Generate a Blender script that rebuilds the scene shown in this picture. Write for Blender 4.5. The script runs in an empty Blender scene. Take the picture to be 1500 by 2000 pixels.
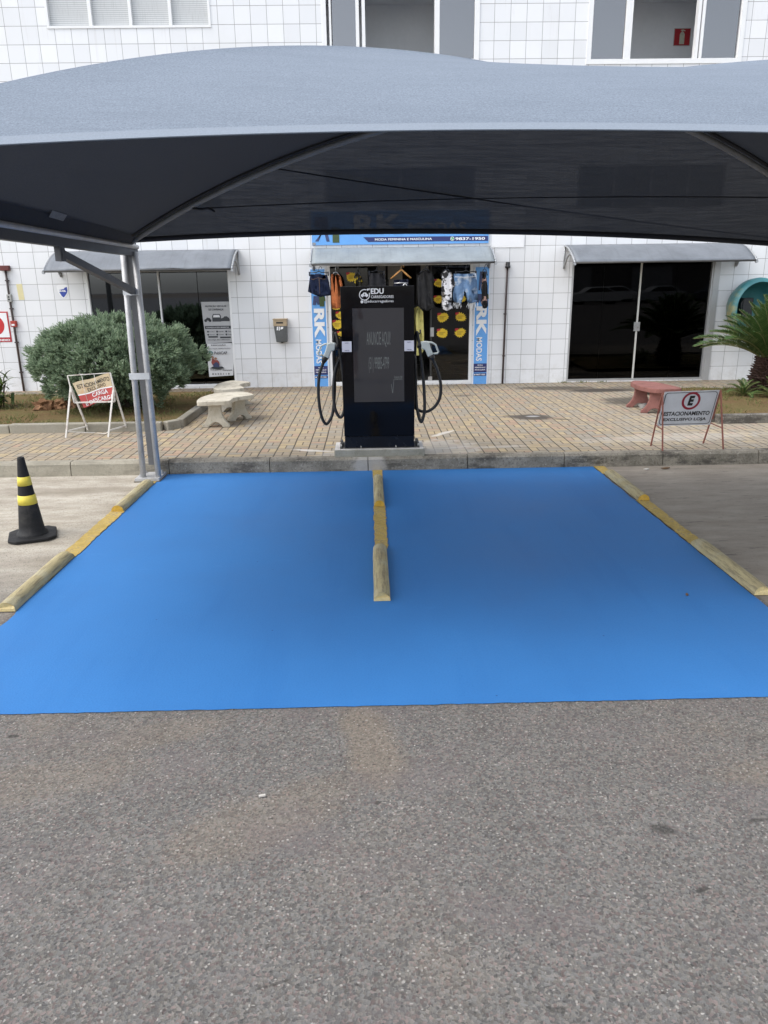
import bpy, bmesh, math, random
from mathutils import Vector, Matrix, noise as mnoise
random.seed(7)
R = math.radians
scene = bpy.context.scene
col = scene.collection

# ------------------------------------------------------------------ camera
CAM_H = 1.8
cam_data = bpy.data.cameras.new("camera")
cam = bpy.data.objects.new("camera", cam_data)
col.objects.link(cam)
PITCH, YAW, ROLL = .2966775, .01672685, -.0139734
fw = Vector((math.sin(YAW) * math.cos(PITCH), math.cos(YAW) * math.cos(PITCH), -math.sin(PITCH)))
rt = Vector((math.cos(YAW), -math.sin(YAW), 0))
up = rt.cross(fw)
r2 = rt * math.cos(ROLL) + up * math.sin(ROLL)
u2 = -rt * math.sin(ROLL) + up * math.cos(ROLL)
cam.matrix_world = Matrix(((r2.x, u2.x, -fw.x, 0), (r2.y, u2.y, -fw.y, 0), (r2.z, u2.z, -fw.z, CAM_H), (0, 0, 0, 1)))
cam_data.sensor_fit = 'VERTICAL'
cam_data.sensor_height = 36
cam_data.lens = 1447.655 / 2000 * 36
cam_data.clip_start = .05
cam_data.clip_end = 2000
scene.camera = cam

# ------------------------------------------------------------------ light
SUN_EL, SUN_AZ = R(56), R(-112)       # azimuth from +Y, clockwise: the sun stands behind the camera to the left
world = bpy.data.worlds.new("World")
scene.world = world
world.use_nodes = True
wn, wl = world.node_tree.nodes, world.node_tree.links
bg = wn["Background"]
sky = wn.new("ShaderNodeTexSky")
sky.sky_type = 'NISHITA'
sky.sun_disc = False
sky.sun_elevation = SUN_EL
sky.sun_rotation = SUN_AZ
sky.air_density = 1.0
sky.dust_density = 2.0
sky.ozone_density = 1.0
hs = wn.new("ShaderNodeHueSaturation")
hs.inputs["Saturation"].default_value = .40
wl.new(sky.outputs[0], hs.inputs["Color"])
wl.new(hs.outputs[0], bg.inputs["Color"])
bg.inputs["Strength"].default_value = .15
sun_data = bpy.data.lights.new("sun", 'SUN')
sun_data.energy = .55
sun_data.angle = R(34)
sun_data.color = (1, .96, .9)
sun = bpy.data.objects.new("sun", sun_data)
col.objects.link(sun)
sd = Vector((math.sin(SUN_AZ) * math.cos(SUN_EL), math.cos(SUN_AZ) * math.cos(SUN_EL), math.sin(SUN_EL)))
sun.rotation_euler = sd.to_track_quat('Z', 'Y').to_euler()
scene.view_settings.view_transform = 'Standard'
scene.view_settings.look = 'None'
scene.view_settings.exposure = 1.37
scene.view_settings.gamma = 1
scene.cycles.max_bounces = 8
scene.cycles.transparent_max_bounces = 16

# ------------------------------------------------------------------ node helpers
class NT:
    def __init__(s, name):
        s.m = bpy.data.materials.new(name)
        s.m.use_nodes = True
        s.t = s.m.node_tree
        s.bs = s.t.nodes["Principled BSDF"]
        s.out = s.t.nodes["Material Output"]
    def put(s, sock, v):
        if isinstance(v, bpy.types.NodeSocket): s.t.links.new(v, sock)
        elif v is not None:
            if isinstance(v, tuple) and len(v) == 3 and sock.type == 'RGBA': v = v + (1,)
            sock.default_value = v
    def node(s, typ, ins=None, out=0, **props):
        n = s.t.nodes.new(typ)
        for k, v in props.items(): setattr(n, k, v)
        for k, v in (ins or {}).items(): s.put(n.inputs[k], v)
        return n.outputs[out]
    def m_(s, op, a, b=None, c=None):
        n = s.t.nodes.new("ShaderNodeMath"); n.operation = op
        s.put(n.inputs[0], a)
        if b is not None: s.put(n.inputs[1], b)
        if c is not None: s.put(n.inputs[2], c)
        return n.outputs[0]
    def add(s, a, b): return s.m_('ADD', a, b)
    def mul(s, a, b): return s.m_('MULTIPLY', a, b)
    def sub(s, a, b): return s.m_('SUBTRACT', a, b)
    def mixc(s, f, a, b, blend='MIX'):
        n = s.t.nodes.new("ShaderNodeMix"); n.data_type = 'RGBA'; n.blend_type = blend
        s.put(n.inputs[0], f); s.put(n.inputs[6], a); s.put(n.inputs[7], b)
        return n.outputs[2]
    def mixf(s, f, a, b):
        n = s.t.nodes.new("ShaderNodeMix"); n.data_type = 'FLOAT'
        s.put(n.inputs[0], f); s.put(n.inputs[2], a); s.put(n.inputs[3], b)
        return n.outputs[0]
    def pos(s): return s.node("ShaderNodeNewGeometry", out=0)
    def obj(s): return s.node("ShaderNodeTexCoord", out=3)
    def xyz(s, v):
        n = s.t.nodes.new("ShaderNodeSeparateXYZ"); s.put(n.inputs[0], v); return n.outputs[0], n.outputs[1], n.outputs[2]
    def comb(s, x, y, z=0.): return s.node("ShaderNodeCombineXYZ", {0: x, 1: y, 2: z})
    def scale(s, v, k):
        n = s.t.nodes.new("ShaderNodeVectorMath"); n.operation = 'MULTIPLY'; s.put(n.inputs[0], v); n.inputs[1].default_value = k; return n.outputs[0]
    def noise(s, v, sc, det=3., rough=.55, color=False):
        return s.node("ShaderNodeTexNoise", {"Vector": v, "Scale": sc, "Detail": det, "Roughness": rough}, out=1 if color else 0)
    def voro(s, v, sc, out=0): return s.node("ShaderNodeTexVoronoi", {"Vector": v, "Scale": sc}, out=out)
    def white(s, v, out=0): return s.node("ShaderNodeTexWhiteNoise", {0: v}, out=out)
    def ramp(s, f, lo, hi, a=0., b=1.):
        n = s.t.nodes.new("ShaderNodeMapRange"); n.clamp = True
        s.put(n.inputs[0], f); n.inputs[1].default_value = lo; n.inputs[2].default_value = hi; n.inputs[3].default_value = a; n.inputs[4].default_value = b
        return n.outputs[0]
    def smooth(s, f, lo, hi):
        n = s.t.nodes.new("ShaderNodeMapRange"); n.interpolation_type = 'SMOOTHSTEP'
        s.put(n.inputs[0], f); n.inputs[1].default_value = lo; n.inputs[2].default_value = hi
        return n.outputs[0]
    def ell(s, p, cx, cy, rx, ry, ang=0., wob=.35, wsc=4.):
        """soft mask of an irregular stain lying at (cx, cy) on the ground"""
        x, y, z = s.xyz(p)
        c, sn = math.cos(ang), math.sin(ang)
        dx, dy = s.sub(x, cx), s.sub(y, cy)
        a = s.m_('DIVIDE', s.add(s.mul(dx, c), s.mul(dy, sn)), rx)
        b = s.m_('DIVIDE', s.sub(s.mul(dy, c), s.mul(dx, sn)), ry)
        d = s.m_('SQRT', s.add(s.mul(a, a), s.mul(b, b)))
        d = s.add(d, s.mul(s.sub(s.noise(p, wsc, 4.), .5), wob * 2))
        return s.smooth(d, 1.15, .55)
    def bump(s, h, strength=.3, dist=.01):
        n = s.t.nodes.new("ShaderNodeBump"); n.inputs["Strength"].default_value = strength; n.inputs["Distance"].default_value = dist
        s.put(n.inputs["Height"], h); s.t.links.new(n.outputs[0], s.bs.inputs["Normal"])
    def done(s, color=None, rough=None, metal=None, spec=None):
        if color is not None: s.put(s.bs.inputs["Base Color"], color)
        if rough is not None: s.put(s.bs.inputs["Roughness"], rough)
        if metal is not None: s.put(s.bs.inputs["Metallic"], metal)
        if spec is not None: s.put(s.bs.inputs["Specular IOR Level"], spec)
        return s.m

_mats = {}
def pm(name, c, rough=.55, var=.12, sc=6., metal=0., bump=.0, bsc=60., spec=None, dirt=None, dirt_amt=.4, dsc=3.):
    """plain painted / raw surface with a little tonal variation, optional dirt and fine bump"""
    if name in _mats: return _mats[name]
    t = NT(name); p = t.pos()
    n1 = t.noise(p, sc, 5.); n2 = t.noise(p, sc * 9, 3.)
    f = t.add(t.mul(n1, .65), t.mul(n2, .35))
    lo = tuple(x * (1 - var * 1.6) for x in c); hi = tuple(min(1, x * (1 + var * 1.6)) for x in c)
    cc = t.mixc(t.ramp(f, .3, .7), lo, hi)
    if dirt:
        cc = t.mixc(t.mul(t.smooth(t.noise(p, dsc, 6., .65), .5, .72), dirt_amt), cc, dirt)
    if bump: t.bump(t.noise(p, bsc, 4.), bump, .006)
    _mats[name] = t.done(cc, t.ramp(n1, .3, .7, max(.02, rough - .07), min(1, rough + .07)), metal, spec)
    return _mats[name]

# ------------------------------------------------------------------ mesh helpers
def tag(o, label=None, cat=None, group=None, kind=None):
    if label: o['label'] = label
    if cat: o['category'] = cat
    if group: o['group'] = group
    if kind: o['kind'] = kind
    return o

def thing(name, loc, label, cat, group=None):
    o = bpy.data.objects.new(name, None)
    o.empty_display_size = .1
    o.location = loc
    col.objects.link(o)
    return tag(o, label, cat, group)

def root_loc(o):
    l = Vector((0, 0, 0))
    while o is not None:
        l += o.location; o = o.parent
    return l

class MB:
    """collects geometry in world coordinates; build() makes ONE mesh object"""
    def __init__(s): s.v, s.f, s.mi, s.sm = [], [], [], []
    def poly(s, pts, mi=0, sm=False):
        b = len(s.v); s.v += [Vector(p) for p in pts]; s.f.append(tuple(range(b, b + len(pts)))); s.mi.append(mi); s.sm.append(sm); return s
    def mesh(s, pts, faces, mi=0, sm=False):
        b = len(s.v); s.v += [Vector(p) for p in pts]
        for f in faces: s.f.append(tuple(i + b for i in f)); s.mi.append(mi); s.sm.append(sm)
        return s
    def box(s, x0, x1, y0, y1, z0, z1, mi=0):
        p = [(x0, y0, z0), (x1, y0, z0), (x1, y1, z0), (x0, y1, z0), (x0, y0, z1), (x1, y0, z1), (x1, y1, z1), (x0, y1, z1)]
        return s.mesh(p, [(0, 3, 2, 1), (4, 5, 6, 7), (0, 1, 5, 4), (1, 2, 6, 5), (2, 3, 7, 6), (3, 0, 4, 7)], mi)
    def prism(s, outline, d, mi=0, mside=None):
        """outline: 3D points (planar), pushed along vector d"""
        n = len(outline); d = Vector(d)
        a = [Vector(p) for p in outline]; b = [p + d for p in a]
        nrm = Vector((0, 0, 0))
        for i in range(n): nrm += a[i].cross(a[(i + 1) % n])
        fs = [tuple(range(n)), tuple(range(2 * n - 1, n - 1, -1))]
        sides = [((i + 1) % n, i, i + n, (i + 1) % n + n) for i in range(n)]
        if nrm.dot(d) > 0:
            fs = [tuple(reversed(f)) for f in fs]; sides = [tuple(reversed(f)) for f in sides]
        s.mesh(a + b, fs, mi)
        base = len(s.v) - 2 * n
        for f in sides:
            s.f.append(tuple(i + base for i in f)); s.mi.append(mi if mside is None else mside); s.sm.append(False)
        return s
    def tube(s, pts, r, seg=10, cap=True, mi=0, closed=False):
        pts = [Vector(p) for p in pts]; n = len(pts); base = len(s.v)
        ref = None
        for i, p in enumerate(pts):
            if closed: t = pts[(i + 1) % n] - pts[i - 1]
            else: t = pts[min(i + 1, n - 1)] - pts[max(i - 1, 0)]
            t.normalize()
            if ref is None: ref = Vector((0, 0, 1)) if abs(t.z) < .9 else Vector((1, 0, 0))
            a = t.cross(ref).normalized(); ref = a.cross(t).normalized()
            rr = r[i] if isinstance(r, (list, tuple)) else r
            for k in range(seg):
                an = 2 * math.pi * k / seg
                s.v.append(p + a * (rr * math.cos(an)) + ref * (rr * math.sin(an)))
        for i in range(n if closed else n - 1):
            j = (i + 1) % n
            for k in range(seg):
                k2 = (k + 1) % seg
                s.f.append((base + i * seg + k, base + i * seg + k2, base + j * seg + k2, base + j * seg + k)); s.mi.append(mi); s.sm.append(True)
        if cap and not closed:
            s.f.append(tuple(base + k for k in reversed(range(seg)))); s.mi.append(mi); s.sm.append(False)
            s.f.append(tuple(base + (n - 1) * seg + k for k in range(seg))); s.mi.append(mi); s.sm.append(False)
        return s
    def bar(s, a, b, w, h=None, mi=0):
        """square bar from a to b"""
        a, b = Vector(a), Vector(b); h = h or w; t = (b - a).normalized()
        ref = Vector((0, 0, 1)) if abs(t.z) < .95 else Vector((0, 1, 0))
        x = t.cross(ref).normalized() * (w / 2); y = x.cross(t).normalized() * (h / 2)
        return s.prism([a - x - y, a + x - y, a + x + y, a - x + y], b - a, mi)
    def lathe(s, c, prof, seg=24, mi=0, sm=True, axis='Z', sx=1., sy=1.):
        c = Vector(c); base = len(s.v); n = len(prof)
        for r, h in prof:
            for k in range(seg):
                an = 2 * math.pi * k / seg; u, v = r * math.cos(an) * sx, r * math.sin(an) * sy
                s.v.append(c + (Vector((u, v, h)) if axis == 'Z' else Vector((u, -h, v))))
        for i in range(n - 1):
            for k in range(seg):
                k2 = (k + 1) % seg
                s.f.append((base + i * seg + k, base + i * seg + k2, base + (i + 1) * seg + k2, base + (i + 1) * seg + k)); s.mi.append(mi); s.sm.append(sm)
        return s
    def disc(s, c, r, ex, ey, seg=24, mi=0, r0=0., a0=0., a1=2 * math.pi):
        c, ex, ey = Vector(c), Vector(ex), Vector(ey)
        full = abs(a1 - a0 - 2 * math.pi) < 1e-6
        if r0 == 0 and full:
            return s.poly([c + ex * (r * math.cos(2 * math.pi * k / seg)) + ey * (r * math.sin(2 * math.pi * k / seg)) for k in range(seg)], mi)
        for k in range(seg):
            p, q = a0 + (a1 - a0) * k / seg, a0 + (a1 - a0) * (k + 1) / seg
            s.poly([c + ex * (rr * math.cos(t)) + ey * (rr * math.sin(t)) for rr, t in ((r0, p), (r, p), (r, q), (r0, q))], mi)
        return s
    def text(s, txt, o, w, h, ex=(1, 0, 0), ey=(0, 0, 1), mi=0, bold=.02, shear=0.):
        """flat lettering fitted to a w x h box whose lower-left corner is o"""
        vs, fs = text2d(txt, bold, shear)
        if not vs: return s
        x0 = min(v[0] for v in vs); x1 = max(v[0] for v in vs); y0 = min(v[1] for v in vs); y1 = max(v[1] for v in vs)
        o, ex, ey = Vector(o), Vector(ex), Vector(ey)
        return s.mesh([o + ex * ((v[0] - x0) / (x1 - x0) * w) + ey * ((v[1] - y0) / (y1 - y0) * h) for v in vs], fs, mi)
    def build(s, name, mats, parent=None, label=None, bevel=0., solid=0.):
        me = bpy.data.meshes.new(name)
        off = root_loc(parent) if parent is not None else Vector((0, 0, 0))
        me.from_pydata([tuple(v - off) for v in s.v], [], s.f)
        if not isinstance(mats, (list, tuple)): mats = [mats]
        for m in mats: me.materials.append(m)
        me.polygons.foreach_set("material_index", s.mi)
        me.polygons.foreach_set("use_smooth", s.sm)
        me.update()
        o = bpy.data.objects.new(name, me)
        col.objects.link(o)
        if parent is not None: o.parent = parent
        if label: o['label'] = label
        if bevel:
            b = o.modifiers.new("bevel", 'BEVEL'); b.width = bevel; b.segments = 2; b.limit_method = 'ANGLE'
        if solid:
            b = o.modifiers.new("solid", 'SOLIDIFY'); b.thickness = solid; b.offset = 0
        return o

_txt = {}
def text2d(txt, bold, shear):
    k = (txt, bold, shear)
    if k in _txt: return _txt[k]
    cu = bpy.data.curves.new("lettering", 'FONT')
    cu.body = txt; cu.size = 1; cu.offset = bold; cu.shear = shear; cu.fill_mode = 'FRONT'; cu.resolution_u = 3
    o = bpy.data.objects.new("lettering", cu); col.objects.link(o)
    dg = bpy.context.evaluated_depsgraph_get(); dg.update()
    me = o.evaluated_get(dg).to_mesh()
    r = ([(v.co.x, v.co.y) for v in me.vertices], [tuple(p.vertices) for p in me.polygons])
    o.evaluated_get(dg).to_mesh_clear()
    bpy.data.objects.remove(o); bpy.data.curves.remove(cu)
    _txt[k] = r
    return r

DOWN, RIGHT = (0, 0, -1), (1, 0, 0)

# ------------------------------------------------------------------ ground materials
YK, YW, ZS = 7.33, 13.0, .135          # kerb face, shop front, pavement height

def m_asphalt():
    t = NT("asphalt"); p = t.pos(); x, y, z = t.xyz(p)
    warp = t.node("ShaderNodeVectorMath", {0: p, 1: t.scale(t.noise(p, 45., 3., .6, True), (.016, .016, 0.))}, operation='ADD')
    vc = t.voro(warp, 125., 1); vd = t.voro(warp, 125., 0)
    rv, rv2, rv3 = t.xyz(vc)
    fine = t.noise(p, 330., 3., .75)
    big = t.noise(p, .55, 5., .6)
    val = t.add(t.mul(t.ramp(rv, 0., 1., .40, 1.62), .62), t.mul(t.ramp(fine, .28, .72, .2, 1.8), .38))
    val = t.mul(val, t.ramp(t.noise(p, 3.5, 4., .6), .3, .7, .92, 1.08))
    g = t.mixc(t.smooth(rv2, .3, .8), (.128, .124, .117), (.150, .138, .123))
    g = t.mixc(t.mul(t.m_('GREATER_THAN', rv3, .86), .5), g, (.17, .12, .11))
    c = t.mixc(1., g, t.comb(val, val, val), 'MULTIPLY')
    # tan dust where cars turn, and purplish patches
    tan = t.mul(t.smooth(t.noise(p, .9, 5., .62), .5, .7), .3)
    for cx, cy, rx, ry, a, k in ((-.02, 2.66, .13, .34, .25, .5), (-.42, 2.2, .42, .16, .55, .3), (-1.35, 2.42, .5, .16, .2, .3), (1.55, 2.4, .3, .10, .1, .34), (-.9, 2.75, .3, .1, .3, .3)):
        tan = t.m_('MAXIMUM', tan, t.mul(t.ell(p, cx, cy, rx, ry, a, .55, 3.5), k))
    tan = t.mul(tan, t.ramp(fine, .3, .7, .6, 1.2))
    c = t.mixc(tan, c, t.mixc(t.ramp(rv, 0., 1.), (.17, .135, .10), (.26, .21, .155)))
    c = t.mixc(t.mul(t.smooth(t.noise(t.scale(p, (1., 1.7, 1.)), 1.9, 4.), .5, .66), .3), c, (.15, .126, .124))
    # paler stone flakes and dark pits
    chips = t.mul(t.m_('GREATER_THAN', rv2, .955), t.smooth(vd, .6, .3))
    c = t.mixc(t.mul(chips, .8), c, (.34, .325, .295))
    v2 = t.voro(t.scale(warp, (1., 1.6, 1.)), 30., 1); d2 = t.voro(t.scale(warp, (1., 1.6, 1.)), 30., 0)
    pale = t.mul(t.m_('GREATER_THAN', t.xyz(v2)[0], .95), t.smooth(d2, .19, .12))
    c = t.mixc(t.mul(pale, .6), c, t.mixc(t.xyz(v2)[1], (.32, .29, .24), (.58, .55, .50)))
    pits = t.mul(t.m_('LESS_THAN', rv2, .05), t.smooth(vd, .6, .3))
    c = t.mixc(t.mul(pits, .6), c, (.035, .034, .032))
    # oil drops
    for cx, cy, rx, ry, a, k in ((.98, 2.095, .045, .032, -.3, .72), (1.33, 2.13, .05, .012, .1, .7), (1.0, 1.83, .03, .012, .2, .8), (-1.53, 2.75, .03, .014, 0., .8),
                                 (-.28, 1.55, .05, .006, .3, .7), (.0, 2.27, .016, .012, 0., .8), (1.55, 2.6, .06, .02, .2, .4), (.45, 1.45, .04, .01, -.2, .6)):
        c = t.mixc(t.mul(t.mul(t.ell(p, cx, cy, rx, ry, a, .75, 26.), t.ramp(rv, 0., 1., 1.1, .7)), k), c, (.04, .038, .034))
    # worn concrete apron on the left of the blue bays
    ml = t.mul(t.smooth(x, -2.09, -2.13), t.smooth(t.add(y, t.mul(t.sub(big, .5), 1.9)), 3.5, 5.7))
    cn = t.noise(t.scale(p, (1., 2.6, 1.)), 1.7, 6., .66)
    conc = t.mixc(t.ramp(cn, .34, .64), (.31, .27, .21), (.53, .485, .405))
    conc = t.mixc(t.mul(t.smooth(t.noise(p, 75., 4., .75), .47, .68), .5), conc, (.20, .18, .15))
    conc = t.mixc(t.mul(t.smooth(t.noise(t.scale(p, (1., 2., 1.)), 5., 6., .7), .5, .68), .45), conc, (.27, .23, .18))
    conc = t.mixc(t.mul(t.m_('LESS_THAN', rv2, .06), .5), conc, (.1, .09, .075))
    conc = t.mixc(t.mul(t.ell(p, -3.0, 6.75, 1.1, .14, .02, .5, 3.), .45), conc, (.20, .165, .12))
    c = t.mixc(t.mul(ml, .93), c, conc)
    # dirt-covered tarmac on the right, under the shade cloth
    mr = t.mul(t.smooth(x, 2.27, 2.31), t.smooth(t.add(y, t.mul(t.sub(big, .5), 1.2)), 3.0, 4.4))
    dn = t.noise(t.scale(p, (1., 3., 1.)), 2.3, 6., .65)
    dirt = t.mixc(t.ramp(dn, .3, .7), (.235, .20, .16), (.35, .31, .255))
    dirt = t.mixc(t.mul(t.smooth(t.noise(t.scale(p, (1., 4., 1.)), 5., 5., .7), .56, .7), .6), dirt, (.05, .043, .036))
    dirt = t.mixc(t.mul(t.smooth(t.noise(t.scale(p, (.7, 4.5, 1.)), 3.1, 4.), .66, .74), .45), dirt, (.33, .30, .26))
    dirt = t.mixc(t.mul(t.smooth(t.noise(p, 70., 3., .7), .55, .8), .4), dirt, (.07, .06, .052))
    c = t.mixc(t.mul(mr, .9), c, dirt)
    t.bump(t.add(t.mul(vd, .6), t.mul(fine, .6)), .55, .006)
    return t.done(c, .88, spec=.3)

def m_blue():
    t = NT("blue_floor_paint"); p = t.pos()
    n = t.noise(p, .8, 5., .6); f = t.noise(p, 120., 4., .7)
    c = t.mixc(t.ramp(n, .3, .7), (.034, .154, .395), (.042, .184, .46))
    c = t.mixc(t.mul(t.smooth(f, .58, .75), .3), c, (.022, .12, .34))
    c = t.mixc(t.mul(t.smooth(t.noise(t.scale(p, (1., 5., 1.)), 2.2, 5., .7), .62, .74), .22), c, (.07, .24, .52))
    roll = t.noise(t.scale(p, (1., .12, 1.)), 4.5, 4., .6)
    c = t.mixc(t.mul(t.smooth(roll, .5, .7), .2), c, (.022, .125, .36))
    c = t.mixc(t.mul(t.smooth(t.noise(p, 1.6, 6., .7), .6, .78), .16), c, (.13, .24, .42))
    sp = t.mul(t.m_('GREATER_THAN', t.xyz(t.voro(p, 9., 1))[0], .86), t.smooth(t.voro(p, 9., 0), .055, .03))
    c = t.mixc(t.mul(t.smooth(t.voro(p, 125., 0), .5, .8), .14), c, (.018, .10, .30))
    c = t.mixc(t.mul(sp, .75), c, (.016, .05, .17))
    t.bump(t.add(t.mul(t.voro(p, 95., 0), .6), t.mul(f, .8)), .16, .005)
    return t.done(c, t.ramp(n, .3, .7, .5, .64), spec=.16)

def m_yellow(name, c, k):
    t = NT(name); p = t.pos()
    n = t.noise(p, 9., 6., .7); f = t.noise(p, 70., 4., .7)
    cc = t.mixc(t.ramp(n, .35, .65), tuple(v * .72 for v in c), tuple(min(1, v * 1.18) for v in c))
    cc = t.mixc(t.mul(t.smooth(t.add(t.mul(n, .45), t.mul(f, .55)), .49, .6), k), cc, (.19, .165, .125))
    t.bump(f, .4, .004)
    return t.done(cc, .8, spec=.25)

def m_paving():
    t = NT("basket_weave_paving"); p = t.pos()
    S = .167
    x, y, z = t.xyz(p)
    wob = t.mul(t.sub(t.noise(p, 2.3, 2.), .5), .018)
    gx, gy = t.m_('DIVIDE', t.add(x, wob), S), t.m_('DIVIDE', t.add(y, wob), S)
    ix, iy = t.m_('FLOOR', gx), t.m_('FLOOR', gy)
    fx, fy = t.m_('FRACT', gx), t.m_('FRACT', gy)
    par = t.m_('FLOORED_MODULO', t.add(ix, iy), 2.)
    u, v = t.mixf(par, fx, fy), t.mixf(par, fy, fx)
    v2 = t.m_('FRACT', t.mul(v, 2.)); row = t.m_('FLOOR', t.mul(v, 2.))
    du = t.mul(t.m_('MINIMUM', u, t.sub(1., u)), S); dv = t.mul(t.m_('MINIMUM', v2, t.sub(1., v2)), S / 2)
    dx = t.mul(t.m_('MINIMUM', fx, t.sub(1., fx)), S)
    d = t.m_('MINIMUM', du, dv)
    joint = t.smooth(d, .0085, .0035)
    deep = t.smooth(dx, .009, .003)
    rnd = t.white(t.comb(t.add(ix, t.mul(par, .37)), iy, row), 1); r0, r1, r2_ = t.xyz(rnd)
    c = t.mixc(r0, (.345, .28, .19), (.28, .235, .175))
    c = t.mixc(t.m_('GREATER_THAN', r1, .62), c, (.385, .305, .185))
    c = t.mixc(t.m_('GREATER_THAN', r1, .88), c, (.355, .25, .175))
    c = t.mixc(t.mul(t.m_('GREATER_THAN', r2_, .8), .8), c, (.27, .25, .21))
    big = t.noise(p, .7, 5., .6)
    c = t.mixc(t.mul(t.smooth(big, .45, .65), .5), c, (.31, .265, .20))
    c = t.mixc(t.mul(t.smooth(t.noise(p, 45., 5., .7), .5, .75), .35), c, (.19, .155, .115))
    c = t.mixc(t.mul(t.smooth(x, 1.2, 4.2), .3), c, (.40, .36, .295))       # paler, washed-out blocks by the right door
    jc = t.mixc(t.noise(p, 3., 4.), (.055, .042, .03), (.11, .085, .06))
    c = t.mixc(t.mul(joint, .84), c, jc)
    c = t.mixc(t.mul(deep, .7), c, (.042, .033, .025))
    # dirt near the grass bed and the wall, damp patches, cement smears round the plinth
    c = t.mixc(t.mul(t.ell(p, -3.4, 12.6, 3.2, .5, 0., .3, 2.), .55), c, (.13, .10, .075))
    c = t.mixc(t.mul(t.ell(p, -1.75, 9.9, .55, .75, 0., .4, 3.), .35), c, (.12, .095, .07))
    for cx, cy, rx, ry, a, k in ((2.1, 9.55, .36, .22, -.2, .9), (2.45, 9.35, .15, .08, -.5, .6), (3.1, 12.3, .7, .26, 0., .8), (3.75, 11.95, .65, .24, 0., .95), (3.9, 10.7, .55, .5, 0., .8), (1.45, 11.6, .2, .12, 0., .5), (4.3, 12.2, .5, .2, 0., .45)):
        c = t.mixc(t.mul(t.ell(p, cx, cy, rx, ry, a, .45, 3.5), k), c, (.06, .052, .044))
    c = t.mixc(t.mul(t.ell(p, 2.13, 9.6, .1, .06, 0., .3, 6.), .7), c, (.42, .42, .42))
    for cx, cy, rx, ry, a, k in ((-.62, 7.72, .26, .05, -.35, .95), (-.45, 7.5, .13, .25, 0., .35), (.85, 8.55, .24, .045, .9, .85), (.9, 7.75, .18, .03, .35, .6), (.75, 7.75, .45, .5, 0., .5), (1.3, 7.75, .4, .06, .1, .35), (.62, 7.55, .1, .2, 0., .4), (3.4, 8.1, 1.2, .22, .1, .3)):
        c = t.mixc(t.mul(t.ell(p, cx, cy, rx, ry, a, .7, 9.), k), c, (.52, .49, .44))
    h = t.sub(t.mul(t.noise(p, 90., 4.), .25), t.m_('MAXIMUM', joint, deep))
    t.bump(h, .6, .006)
    return t.done(c, .82, spec=.3)

def m_kerb(name, lo, hi):
    t = NT(name); p = t.pos(); x, y, z = t.xyz(p)
    n = t.noise(p, 4., 6., .68); n2 = t.noise(t.scale(p, (1., 1., 3.)), 2.2, 6., .7)
    c = t.mixc(t.ramp(n, .3, .7), lo, hi)
    c = t.mixc(t.mul(t.smooth(n2, .48, .62), .75), c, (.045, .04, .036))
    c = t.mixc(t.mul(t.smooth(t.noise(p, 48., 4., .75), .48, .66), .6), c, (.085, .075, .06))
    c = t.mixc(t.mul(t.smooth(t.noise(p, 38., 4., .75), .56, .7), .5), c, (.46, .43, .37))
    c = t.mixc(t.mul(t.ell(p, -.02, 7.33, .17, .4, 0., .35, 12.), .75), c, (.42, .40, .37))
    c = t.mixc(t.mul(t.smooth(x, -1.9, -2.6), .5), c, (.40, .37, .29))
    t.bump(t.add(n, t.mul(t.noise(p, 80., 4.), .5)), .5, .01)
    return t.done(c, .88, spec=.25)

M_ASPH, M_BLUE, M_PAVE = m_asphalt(), m_blue(), m_paving()
M_KERB = m_kerb("kerb_concrete", (.15, .135, .11), (.33, .30, .245))
M_EDGE = m_kerb("bed_edging_concrete", (.15, .135, .115), (.25, .235, .205))
M_YEL = m_yellow("worn_yellow_line", (.47, .335, .095), .8)
M_YELS = m_yellow("faded_yellow_concrete", (.34, .275, .115), .95)

def struct(o): return tag(o, kind='structure')

b = MB()
xs = [-300, -60, -14, 14, 60, 300]; ys = [-300, -60, -12, 2, 7.34]
for i in range(5):
    for j in range(4): b.poly([(xs[i], ys[j], 0), (xs[i + 1], ys[j], 0), (xs[i + 1], ys[j + 1], 0), (xs[i], ys[j + 1], 0)])
b.poly([(-300, 7.34, -.01), (300, 7.34, -.01), (300, 300, -.01), (-300, 300, -.01)])
struct(b.build("road", M_ASPH))

# blue bays: slightly wavering hand-rolled edges
b = MB(); top = []
rng = random.Random(3)
X0, X1, Y0, Y1 = -2.092, 2.262, 2.915, 7.325
def wav(v, k=.008): return v + rng.uniform(-k, k)
edge = [(X0 + (X1 - X0) * i / 120, wav(Y0, .0028)) for i in range(121)]
edge += [(wav(X1, .009), Y0 + (Y1 - Y0) * i / 50) for i in range(1, 50)]
edge += [(X1 - (X1 - X0) * i / 40, wav(Y1, .004)) for i in range(41)]
edge += [(wav(X0, .009), Y1 - (Y1 - Y0) * i / 50) for i in range(1, 50)]
b.poly([(x, y, .004) for x, y in edge])
struct(b.build("blue_parking_bay", M_BLUE))
def stripe(x0, x1, y0, y1, z):
    b = MB(); n = 30
    L = [(wav(x0, .006), y0 + (y1 - y0) * i / n) for i in range(n + 1)]; Rr = [(wav(x1, .006), y0 + (y1 - y0) * i / n) for i in range(n + 1)]
    for i in range(n): b.poly([(*L[i], z), (*Rr[i], z), (*Rr[i + 1], z), (*L[i + 1], z)])
    return struct(b.build("yellow_line", M_YEL))
for x0, x1, segs in ((-2.205, -2.087, ((4.93, 6.03), (6.93, 7.06))), (.012, .110, ((4.97, 6.04), (6.97, 7.32))), (2.266, 2.372, ((4.94, 6.07), (7.0, 7.32)))):
    for y0, y1 in segs: stripe(x0, x1, y0, y1, .009)

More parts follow.
